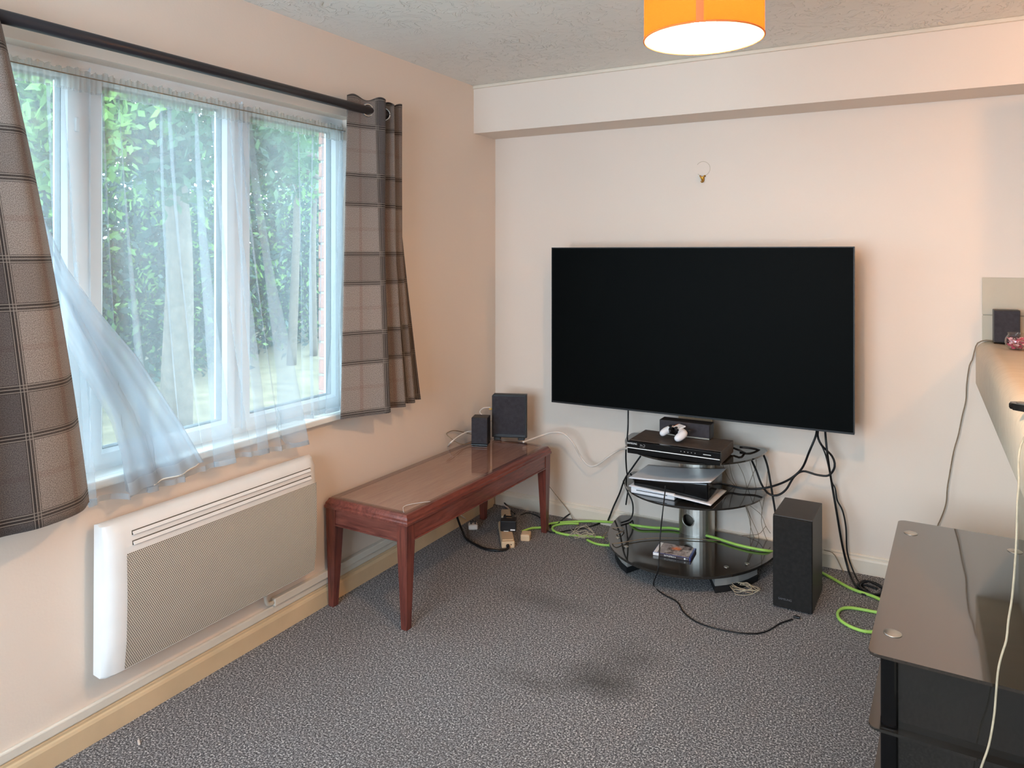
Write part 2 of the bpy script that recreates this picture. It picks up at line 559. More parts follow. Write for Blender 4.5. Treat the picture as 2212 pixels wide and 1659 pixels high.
def shade_mat():
    t = NT('shade_fabric')
    co = t.coord('Object', (60, 60, 260))
    nz = t.noise(co, 3.0, 2.0)
    col = t.mix(nz, SHADECOL, tuple(v*0.86 for v in SHADECOL[:3])+(1,))
    df = t.n('ShaderNodeBsdfDiffuse'); t.l(col, df.inputs[0])
    tl = t.n('ShaderNodeBsdfTranslucent'); t.l(col, tl.inputs[0])
    mx = t.n('ShaderNodeMixShader'); mx.inputs[0].default_value = SHADE_TL
    t.l(df.outputs[0], mx.inputs[1]); t.l(tl.outputs[0], mx.inputs[2])
    MAT['shade_fabric'] = t.done(mx.outputs[0])
    plain('shade_seam', (226, 120, 62), 0.8)
    plain('shade_lining', (250, 246, 236), 0.8, vary=0.01)
    t = NT('bulb_glow')
    em = t.n('ShaderNodeEmission'); em.inputs[0].default_value = LAMPCOL; em.inputs[1].default_value = BULB
    MAT['bulb_glow'] = t.done(em.outputs[0])
    t = NT('kitchen_glow')
    em = t.n('ShaderNodeEmission'); em.inputs[0].default_value = KITCOL; em.inputs[1].default_value = KITCHEN
    MAT['kitchen_glow'] = t.done(em.outputs[0])
shade_mat()
sheer_mat('shade_lining', 0.05, (1.0, 0.93, 0.82))

# ---------------------------------------------------------------- the room shell
XR, YF, H = 4.7, -5.4, 2.40
WY0, WY1, WZ0, WZ1 = -3.02, -1.235, 0.775, 2.06      # window opening
S = dict(kind='structure')
box('floor', -0.02, XR+0.1, YF-0.1, 0.12, -0.12, 0.0, 'carpet', **S)
box('ceiling', -0.3, XR+0.1, YF-0.1, 0.12, H, H+0.12, 'ceiling_artex', **S)
def shell_wall_left():
    bm = bmesh.new()
    add_box(bm, -0.08, 0, YF-0.1, WY0, 0, H)
    add_box(bm, -0.08, 0, WY1, 0.12, 0, H)
    add_box(bm, -0.08, 0, WY0, WY1, 0, WZ0)
    add_box(bm, -0.08, 0, WY0, WY1, WZ1, H)
    return from_bm('wall_left', bm, 'wall_paint', **S)
wl = shell_wall_left()
box('wall_back', 0, XR, 0, 0.12, 0, H, 'wall_paint', **S)
box('wall_right', XR, XR+0.1, YF-0.1, 0.12, 0, H, 'wall_paint', **S)
bm = bmesh.new()
for a in ((0, 0.12, 0, H), (2.1, XR, 0, H), (0.12, 2.1, 0, 0.6), (0.12, 2.1, 2.2, H)):  # gap added in this unseen wall to let in fill daylight
    add_box(bm, a[0], a[1], YF-0.1, YF, a[2], a[3])
from_bm('wall_front', bm, 'wall_paint', **S)
box('wall_beam', 0, XR, -0.24, 0, 2.135, H, 'beam_paint', **S)
box('shadow_blocker', 2.93, 3.25, -0.60, 0, 1.68, 2.134, 'wall_paint', **S)  # unseen box added to cast the kitchen light's shadow on the back wall
bm = bmesh.new()
add_box(bm, 0, XR, -0.252, -0.24, 2.382, H, 0.004, 2)
from_bm('trim_1', bm, 'skirting_white', **S)
# skirtings and cable trunking
def skirting(name, L, mat):
    """moulded board profile swept along x, then placed"""
    prof = [(0, 0), (0.016, 0), (0.016, 0.060), (0.013, 0.068), (0.009, 0.072), (0.009, 0.079), (0.005, 0.085), (0, 0.085)]
    bm = bmesh.new()
    a = [bm.verts.new((0, -p[0], p[1])) for p in prof]; b = [bm.verts.new((L, -p[0], p[1])) for p in prof]
    bm.faces.new(a); bm.faces.new(b[::-1])
    for i in range(len(prof)):
        j = (i+1) % len(prof); bm.faces.new((a[i], b[i], b[j], a[j]))
    return from_bm(name, bm, mat, **S)
sb = skirting('baseboard_back', 2.53, 'skirting_white'); sb.location = (0.0, 0, 0)
sl = skirting('baseboard_left', 5.3, 'skirting_cream'); sl.rotation_euler = (0, 0, PI/2); sl.location = (0, YF+0.05, 0)
box('trim_2', 0, 0.013, YF+0.05, -0.02, 0.086, 0.116, 'trunking', bevel=0.004, **S)
box('trim_3', 0, 0.024, -1.715, -0.03, 0.117, 0.146, 'trunking', bevel=0.003, **S)
elb = tube('trim_4', [(0.045, -1.775, 0.215), (0.030, -1.768, 0.175), (0.016, -1.745, 0.138), (0.013, -1.716, 0.130)], 0.0075, 'trunking', sides=10, **S)

# ---------------------------------------------------------------- window
FX0, FX1 = -0.125, -0.065
win = bpy.data.objects.new('window_1', None); COL.objects.link(win)
win.location = (0, 0, 0); win['kind'] = 'structure'
def frame_rect(name, y0, y1, z0, z1, w, x0, x1, mat, parent, bevel=0.006):
    """mitred four-sided frame with a chamfered inner lip"""
    bm = bmesh.new()
    def ring(y0, y1, z0, z1, x):
        return [bm.verts.new((x, y, z)) for y, z in ((y0, z0), (y1, z0), (y1, z1), (y0, z1))]
    o0 = ring(y0, y1, z0, z1, x0); o1 = ring(y0, y1, z0, z1, x1)
    i1 = ring(y0+w*0.75, y1-w*0.75, z0+w*0.75, z1-w*0.75, x1)
    i2 = ring(y0+w, y1-w, z0+w, z1-w, x1-0.014)
    i0 = ring(y0+w, y1-w, z0+w, z1-w, x0)
    for A, B in ((o0, o1), (o1, i1), (i1, i2), (i2, i0), (i0, o0)):
        for k in range(4):
            bm.faces.new((A[k], A[(k+1) % 4], B[(k+1) % 4], B[k]))
    return from_bm(name, bm, mat, parent)
frame_rect('window_frame', WY0, WY1, WZ0+0.012, WZ1, 0.032, FX0, FX1-0.004, 'upvc', win)
for y in (-2.400, -1.815):
    box('mullion', FX0, FX1-0.006, y-0.024, y+0.024, WZ0+0.035, WZ1-0.02, 'upvc', win, 0.004)
for i, (a, b) in enumerate(((WY0+0.020, -2.418), (-2.382, -1.833), (-1.797, WY1-0.018))):
    sash = frame_rect('sash', a, b, WZ0+0.030, WZ1-0.018, 0.046, FX0+0.008, FX1+0.004, 'upvc', win)
    frame_rect('glazing_seal', a+0.0445, b-0.0445, WZ0+0.0745, WZ1-0.0625, 0.0045, FX0+0.02, FX1-0.012, 'upvc_seal', sash)
    box('pane', FX0+0.024, FX0+0.030, a+0.044, b-0.044, WZ0+0.074, WZ1-0.062, 'pane_glass', sash)
    box('pane', FX0+0.042, FX0+0.048, a+0.044, b-0.044, WZ0+0.074, WZ1-0.062, 'pane_glass', sash)
for z in (0.98, 1.42, 1.86):
    hb = box('hinge', FX1-0.004, FX1+0.012, -2.432, -2.420, z-0.022, z+0.022, 'upvc', win, 0.003)
sill = box('window_sill', -0.13, 0.002, WY0, WY1, WZ0-0.004, WZ0+0.013, 'sill_paint', win)
box('sill_nosing', 0.0008, 0.034, WY0-0.03, WY1+0.03, WZ0-0.012, WZ0+0.014, 'sill_paint', sill, 0.006, 3)

# outside: brick reveal beside the window
bw = box('wall_outer', -0.208, -0.082, WY1+0.012, 0.5, -0.3, 2.7, 'mortar', **S)
bm = bmesh.new(); add_box(bm, 0, 0.102, 0, 0.215, 0, 0.064, 0.003, 1)
bme = bpy.data.meshes.new('brick'); bm.to_mesh(bme); bm.free(); bme.materials.append(MAT['brick'])
for k in range(30):
    o = bpy.data.objects.new('brick', bme); COL.objects.link(o); o.parent = bw
    o.location = (-0.216, WY1+0.004 + (0.0 if k % 2 else -0.001), 0.55 + k*0.0745 - 0.3)
box('lintel', -0.21, -0.082, WY0-0.2, WY1+0.012, WZ1+0.03, WZ1+0.25, 'mortar', bw)
box('ground', -16, -0.22, -8, 14, -0.5, -0.12, 'soil', **S)

# ---------------------------------------------------------------- counter and tiles at the right
cw = box('wall_half', 2.545, 2.66, -2.9, -0.003, 0.0, 0.905, 'half_wall', **S)
def counter():
    prof = []      # (x, z) section with a rolled front edge
    X0, X1, Z0, Z1, R = 2.392, 3.05, 0.905, 1.092, 0.050
    prof += [(X1, Z0), (X0+0.004, Z0), (X0, Z0+0.004)]
    for i in range(9):
        a = PI - i*(PI/2)/8
        prof.append((X0+R+R*math.cos(a), Z1-R+R*math.sin(a)))
    prof += [(X1, Z1)]
    bm = bmesh.new()
    A = [bm.verts.new((x, -2.9, z)) for x, z in prof]; B = [bm.verts.new((x, -0.0015, z)) for x, z in prof]
    bm.faces.new(A); bm.faces.new(B[::-1])
    for i in range(len(prof)):
        j = (i+1) % len(prof); bm.faces.new((A[i], B[i], B[j], A[j]))
    o = from_bm('breakfast_counter', bm, 'laminate', None, None, True)
    for p in o.data.polygons: p.use_smooth = abs(p.normal.y) < 0.5 and p.normal.z > -0.5
    return tag(o, 'pale wood-grain breakfast counter with rolled front edge on the right', 'counter')
counter()
tw = bpy.data.objects.new('wall_tiles', None); COL.objects.link(tw); tw['kind'] = 'structure'
tw.location = (2.415, 0, 1.0925)
box('grout', 0.002, 1.0, -0.006, -0.0005, 0.0, 0.27, 'grout', tw)
for r, (z0, z1) in enumerate(((0.0, 0.110), (0.113, 0.272))):
    for c in range(5):
        box('tile', c*0.203, c*0.203+0.2, -0.011, -0.001, z0, z1, 'tile_glaze', tw, 0.002, 1)

# ---------------------------------------------------------------- pendant lamp
def pendant():
    cx, cy, zb, R, h = 1.757, -2.092, 1.952, 0.131, 0.21
    t = thing('pendant_lamp', 'orange drum pendant lampshade glowing under the ceiling', 'lamp', (cx, cy, zb))
    n = 64
    def shell(name, r0, z0, z1, mat):
        return lathe(name, [(r0, z0), (r0, z1)], mat, t, n)
    shell('lamp_shade', R, 0.0, h, 'shade_fabric')
    shell('shade_lining', R-0.0018, 0.0006, h-0.0006, 'shade_lining')
    for z in (0.0, h):
        bm = bmesh.new()
        ring = [Vector((R*math.cos(2*PI*i/n), R*math.sin(2*PI*i/n), z)) for i in range(n+1)]
        tube_bm(bm, ring, 0.0022, 6)
        from_bm('rim', bm, 'shade_seam', t, None, True)
    a0 = math.atan2(-2.215-cy, 1.782-cx)
    bm = bmesh.new()
    for k in range(6):
        a = a0 + (k-3)*0.020
        b = a + 0.020
        q = [bm.verts.new((rr*math.cos(x), rr*math.sin(x), z)) for rr in (R+0.0006, R+0.0014) for x, z in ((a, 0), (b, 0), (b, h), (a, h))]
        bm.faces.new(q[:4]); bm.faces.new(q[4:][::-1])
    from_bm('seam', bm, 'shade_seam', t)
    lathe('bulb', [(0, -0.030), (0.014, -0.027), (0.026, -0.015), (0.030, 0.0), (0.027, 0.014), (0.017, 0.030), (0.013, 0.045)], 'bulb_glow', t, 24, (0, 0, 0.027))
    lathe('lamp_holder', [(0.0, 0.13), (0.012, 0.13), (0.018, 0.12), (0.018, 0.08), (0.014, 0.0775), (0.0, 0.0775)], 'white_plastic', t, 20)
    bm = bmesh.new()
    for k in range(3):
        a = k*2*PI/3
        tube_bm(bm, [Vector((0.017*math.cos(a), 0.017*math.sin(a), 0.105)), Vector((R*math.cos(a), R*math.sin(a), h-0.004))], 0.0016, 6)
    from_bm('shade_spider', bm, 'white_plastic', t)
    tube('flex', [(0, 0, 0.13), (0, 0, 0.3), (0, 0, H-zb-0.03)], 0.0035, 'white_plastic', t, curve=False)
    lathe('ceiling_rose', [(0.0, H-zb), (0.04, H-zb), (0.04, H-zb-0.008), (0.03, H-zb-0.024), (0.008, H-zb-0.032), (0.0, H-zb-0.032)], 'white_plastic', t, 28)
pendant()
def kitchen_light():
    t = thing('ceiling_light', 'small round ceiling light over the kitchen side', 'lamp', KITPOS)
    lathe('light_base', [(0, H-KITPOS[2]), (0.06, H-KITPOS[2]), (0.06, H-KITPOS[2]-0.02), (0.014, H-KITPOS[2]-0.03), (0.012, 0.036), (0, 0.036)], 'white_plastic', t)
    lathe('bulb', [(0, -0.035), (0.02, -0.03), (0.034, -0.01), (0.035, 0.005), (0.025, 0.025), (0.012, 0.036)], 'kitchen_glow', t, 20)
kitchen_light()

# ---------------------------------------------------------------- television
def television():
    x0, x1, z0, z1, yf = 0.487, 1.935, 0.685, 1.497, -0.250
    t = thing('television', 'large flat black television mounted on the back wall', 'television', ((x0+x1)/2, 0, z0))
    w = (x1-x0)/2; h = z1-z0
    box('housing', -w, w, yf+0.003, yf+0.028, 0, h, 'tv_back', t, 0.002)
    box('screen', -w+0.005, w-0.005, yf, yf+0.004, 0.009, h-0.005, 'tv_screen', t)
    bm = bmesh.new()
    for a in ((-w, w, 0, 0.0085), (-w, w, h-0.0045, h), ):
        add_box(bm, a[0], a[1], yf-0.0008, yf+0.004, a[2], a[3])
    for a in ((-w, -w+0.0045), (w-0.0045, w)):
        add_box(bm, a[0], a[1], yf-0.0008, yf+0.004, 0.0085, h-0.0045)
    from_bm('bezel', bm, 'tv_back', t)
    box('rear_housing', -0.45, 0.45, yf+0.028, yf+0.062, 0.05, 0.52, 'tv_back', t, 0.012)
    box('wall_plate', -0.20, 0.20, -0.028, -0.002, 0.18, 0.56, 'black_plastic', t, 0.003)
    for z in (0.26, 0.48):
        bm = bmesh.new()
        tube_bm(bm, [Vector((-0.02, -0.028, z)), Vector((0.13, -0.11, z)), Vector((0.0, yf+0.062, z))], 0.014, 8)
        from_bm('bracket_arm', bm, 'black_plastic', t)
television()

# hook and round mark on the back wall
hk = thing('picture_hook', 'small brass double hook screwed to the wall above the television', 'hook', (1.218, 0, 1.842))
tube('hook_body', [(-0.014, -0.006, 0.016), (-0.012, -0.011, 0.018), (-0.010, -0.010, 0.010), (-0.002, -0.010, -0.004), (0.001, -0.012, -0.013)], 0.0028, 'brass', hk, 8, step=0.003)
tube('hook_body', [(0.012, -0.006, 0.013), (0.012, -0.011, 0.018), (0.006, -0.010, 0.015), (0.003, -0.010, 0.0), (0.003, -0.012, -0.014), (-0.004, -0.016, -0.015), (-0.007, -0.016, -0.010)], 0.0028, 'brass', hk, 8, step=0.003)
box('hook_plate', -0.008, 0.008, -0.008, -0.0005, -0.008, 0.014, 'brass', hk, 0.002)
rm = bmesh.new()
tube_bm(rm, [Vector((0.036*math.cos(a), 0, 0.036*math.sin(a))) for a in [math.radians(-135+ i*7.5) for i in range(38)]], 0.0013, 6)
o = from_bm('paint_ring', rm, 'plaster_mark', None, (1.218, -0.0005, 1.896), True)
tag(o, 'faint round paint ridge on the wall above the brass hook', 'mark')

# ---------------------------------------------------------------- panel heater
def heater():
    y0, y1, z0, z1 = -2.425, -1.552, 0.205, 0.664
    t = thing('panel_heater', 'white electric panel heater with perforated front under the window', 'heater', (0, (y0+y1)/2, z0))
    w = (y1-y0)/2; h = z1-z0
    # bowed casing: section in x-z swept along y, ends pulled in
    bm = bmesh.new()
    sec = [(0.022, 0.004), (0.072, 0.0), (0.083, 0.008), (0.094, 0.10), (0.098, 0.23), (0.095, 0.36), (0.088, h-0.035), (0.072, h-0.008), (0.050, h), (0.028, h-0.004)]
    ends = [(-w, 0.62), (-w+0.010, 0.84), (-w+0.030, 0.97), (-w+0.055, 1.0), (w-0.055, 1.0), (w-0.030, 0.97), (w-0.010, 0.84), (w, 0.62)]
    rings = []
    for y, k in ends:
        rings.append([bm.verts.new((0.022+(x-0.022)*k, y, h/2+(z-h/2)*(0.985+0.015*k))) for x, z in sec])
    for A, B in zip(rings, rings[1:]):
        for i in range(len(sec)):
            j = (i+1) % len(sec); bm.faces.new((A[i], A[j], B[j], B[i]))
    bm.faces.new(rings[0]); bm.faces.new(rings[-1][::-1])
    o = from_bm('casing', bm, 'heater_white', t, None, True)
    m = o.modifiers.new('edges', 'EDGE_SPLIT'); m.split_angle = math.radians(40)
    # perforated front sheet, following the bow
    def fx(z):
        zs = [s[1] for s in sec[2:7]]; xs = [s[0] for s in sec[2:7]]
        return float(np.interp(z, zs, xs))
    ya, yb = -w+0.058, w-0.018
    rows, uvs = [], []
    for i in range(13):
        z = 0.010 + (0.360-0.010)*i/12
        rows.append([(fx(z)+0.0012, y, z) for y in (ya, yb)])
        uvs.append([(y, z) for y in (ya, yb)])
    grid_mesh('perforated_panel', rows, uvs, 'heater_mesh', t)
    for z in (0.386, 0.416):
        bm = bmesh.new()
        x = fx(z)
        add_box(bm, x-0.010, x+0.0016, -w+0.078, w-0.045, z-0.0065, z+0.0065)
        s = from_bm('vent_slot', bm, 'heater_dark', t)
        bm = bmesh.new()
        mt = Matrix.Translation((x+0.0022, 0, z+0.001)) @ Matrix.Rotation(math.radians(-38), 4, 'Y')
        add_box(bm, -0.0012, 0.0012, -w+0.080, w-0.047, -0.0085, 0.0045, 0, 1, mt)
        from_bm('vent_louvre', bm, 'heater_white', s)
    for y in (-0.28, 0.28):
        box('wall_bracket', 0.0005, 0.024, y-0.02, y+0.02, 0.06, 0.36, 'heater_dark', t)
heater()

# ---------------------------------------------------------------- coffee table with glass sheet
def coffee_table():
    L, W, HT = 1.215, 0.437, 0.455
    t = thing('coffee_table', 'long low mahogany coffee table with tapered legs by the window wall', 'table', (0.247, -0.837, 0), math.radians(-1.45))
    hl, hw = L/2, W/2
    def rail(name, x0, x1, y0, y1, z0, z1, mat):
        return box(name, x0, x1, y0, y1, z0, z1, mat, t, 0.003)
    # moulded rim: mitred frame with stepped profile
    bm = bmesh.new()
    prof = [(0.0, 0.414), (0.004, 0.410), (0.010, 0.410), (0.012, 0.418), (0.006, 0.424), (0.004, 0.434), (0.011, 0.443), (0.016, 0.449), (0.022, 0.450), (0.040, 0.450), (0.040, 0.414)]
    prof[0] = (0.002, 0.424)
    prof = [(0.012, 0.408), (0.001, 0.411), (0.0, 0.420), (0.004, 0.425), (0.004, 0.433), (0.010, 0.441), (0.014, 0.4495), (0.022, 0.450), (0.045, 0.450), (0.045, 0.408)]
    rings = []
    for ins, z in prof:
        rings.append([bm.verts.new((sx*(hw-ins), sy*(hl-ins), z)) for sx, sy in ((-1, -1), (1, -1), (1, 1), (-1, 1))])
    n = len(rings)
    for a in range(n):
        A, B = rings[a], rings[(a+1) % n]
        for k in range(4):
            bm.faces.new((A[k], A[(k+1) % 4], B[(k+1) % 4], B[k]))
    from_bm('top_rim', bm, 'mahogany', t)
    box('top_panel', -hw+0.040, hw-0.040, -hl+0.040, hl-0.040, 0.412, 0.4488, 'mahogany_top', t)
    # aprons
    for s in (-1, 1):
        o = box('apron', s*(hw-0.018)-0.009, s*(hw-0.018)+0.009, -hl+0.05, hl-0.05, 0.342, 0.409, 'mahogany', t, 0.002)
        box('apron_bead', s*(hw-0.009)-0.004, s*(hw-0.009)+0.004, -hl+0.05, hl-0.05, 0.342, 0.348, 'mahogany', o, 0.002)
        o = box('apron', -hw+0.05, hw-0.05, s*(hl-0.018)-0.009, s*(hl-0.018)+0.009, 0.342, 0.409, 'mahogany_cross', t, 0.002)
        box('apron_bead', -hw+0.05, hw-0.05, s*(hl-0.009)-0.004, s*(hl-0.009)+0.004, 0.342, 0.348, 'mahogany_cross', o, 0.002)
    for sx in (-1, 1):
        for sy in (-1, 1):
            bm = bmesh.new()
            rr = []
            for z, w in ((0.0, 0.026), (0.004, 0.028), (0.342, 0.050), (0.409, 0.050)):
                ox, oy = sx*(hw-0.006), sy*(hl-0.006)          # outer corner stays put, taper on the inside mostly
                ox -= sx*(0.050-w)*0.32; oy -= sy*(0.050-w)*0.32
                rr.append([bm.verts.new((ox-(0 if a else sx*w), oy-(0 if b else sy*w), z)) for a, b in ((0, 0), (1, 0), (1, 1), (0, 1))])
            for A, B in zip(rr, rr[1:]):
                for k in range(4): bm.faces.new((A[k], A[(k+1) % 4], B[(k+1) % 4], B[k]))
            bm.faces.new(rr[0]); bm.faces.new(rr[-1])
            from_bm('leg', bm, 'mahogany_leg', t)
    # the loose glass sheet lying on the top, one corner cracked
    g = thing('glass_sheet', 'clear glass sheet covering the coffee table top, cracked at one corner', 'glass', (0.247, -0.837, 0.4502), math.radians(-1.45))
    gw, gl, th = hw-0.021, hl-0.021, 0.0055
    c = (gw, -gl)
    crack = [(gw, -gl+0.155), (gw-0.030, -gl+0.118), (gw-0.052, -gl+0.080), (gw-0.054, -gl+0.052), (gw-0.036, -gl+0.026), (gw-0.012, -gl+0.0)]
    main = [(-gw, -gl), (gw-0.013, -gl)] + [(x-0.0012, y) for x, y in crack[::-1][1:]] + [(gw, gl), (-gw, gl)]
    main[2:2] = []
    chip = [(gw-0.011, -gl), (gw, -gl)] + crack[:-1]
    def sheet(name, pts):
        bm = bmesh.new()
        a = [bm.verts.new((x, y, 0)) for x, y in pts]; b = [bm.verts.new((x, y, th)) for x, y in pts]
        bm.faces.new(a[::-1]); bm.faces.new(b)
        nn = len(pts)
        for i in range(nn):
            f = bm.faces.new((a[i], a[(i+1) % nn], b[(i+1) % nn], b[i])); f.material_index = 1
        o = from_bm(name, bm, 'table_glass', g)
        o.data.materials.append(MAT['glass_edge'])
        return o
    sheet('sheet', main)
    sheet('cracked_corner', chip)
    bm = bmesh.new()
    tube_bm(bm, smooth_path([(x-0.0006, y, th) for x, y in crack], 0.004), 0.0007, 5)
    from_bm('crack_line', bm, 'white_print', g)
coffee_table()

# ---------------------------------------------------------------- speakers on the table
def tall_speaker():
    t = thing('bookshelf_speaker', 'tall black speaker standing at the far end of the coffee table', 'speaker', (0.228, -0.236, 0.4572), math.radians(21))
    w, h = 0.095, 0.246
    bm = bmesh.new()
    pts = [(-w, 0.012), (w, 0.012), (w, h), (-w+0.010, h), (-w, h-0.010)]
    A = [bm.verts.new((x, -0.022, z)) for x, z in pts]; B = [bm.verts.new((x, 0.012, z)) for x, z in pts]
    f0 = bm.faces.new(A); f1 = bm.faces.new(B[::-1])
    for i in range(5): bm.faces.new((A[i], B[i], B[(i+1) % 5], A[(i+1) % 5]))
    bmesh.ops.bevel(bm, geom=list(f0.edges), offset=0.004, segments=2, profile=0.5, affect='EDGES')
    from_bm('cabinet', bm, 'black_plastic', t)
    box('grille', -w+0.006, w-0.010, -0.0245, -0.0218, 0.030, h-0.012, 'black_cloth', t, 0.001)
    for s in (-1, 1):
        box('foot', s*0.066-0.018, s*0.066+0.018, -0.026, 0.022, 0, 0.013, 'black_plastic', t, 0.003)
    lathe('yellow_plug', [(0, 0), (0.005, 0), (0.005, 0.018), (0, 0.018)], plain('plug_yellow', (226, 178, 96), 0.4), t, 12, (-w-0.020, 0.008, 0.158), axis='X')
def small_speaker():
    t = thing('satellite_speaker', 'small black satellite speaker in front of the tall one on the coffee table', 'speaker', (0.146, -0.408, 0.4572), math.radians(19))
    w, h = 0.043, 0.145
    box('cabinet', -w, w, -0.026, 0.055, 0.006, h, 'black_plastic', t, 0.003)
    box('grille', -w+0.002, w-0.002, -0.0285, -0.0255, 0.010, h-0.003, 'black_cloth', t, 0.001)
    box('base', -w-0.001, w+0.001, -0.030, 0.045, 0.0, 0.0065, 'black_gloss', t, 0.0015)
tall_speaker(); small_speaker()
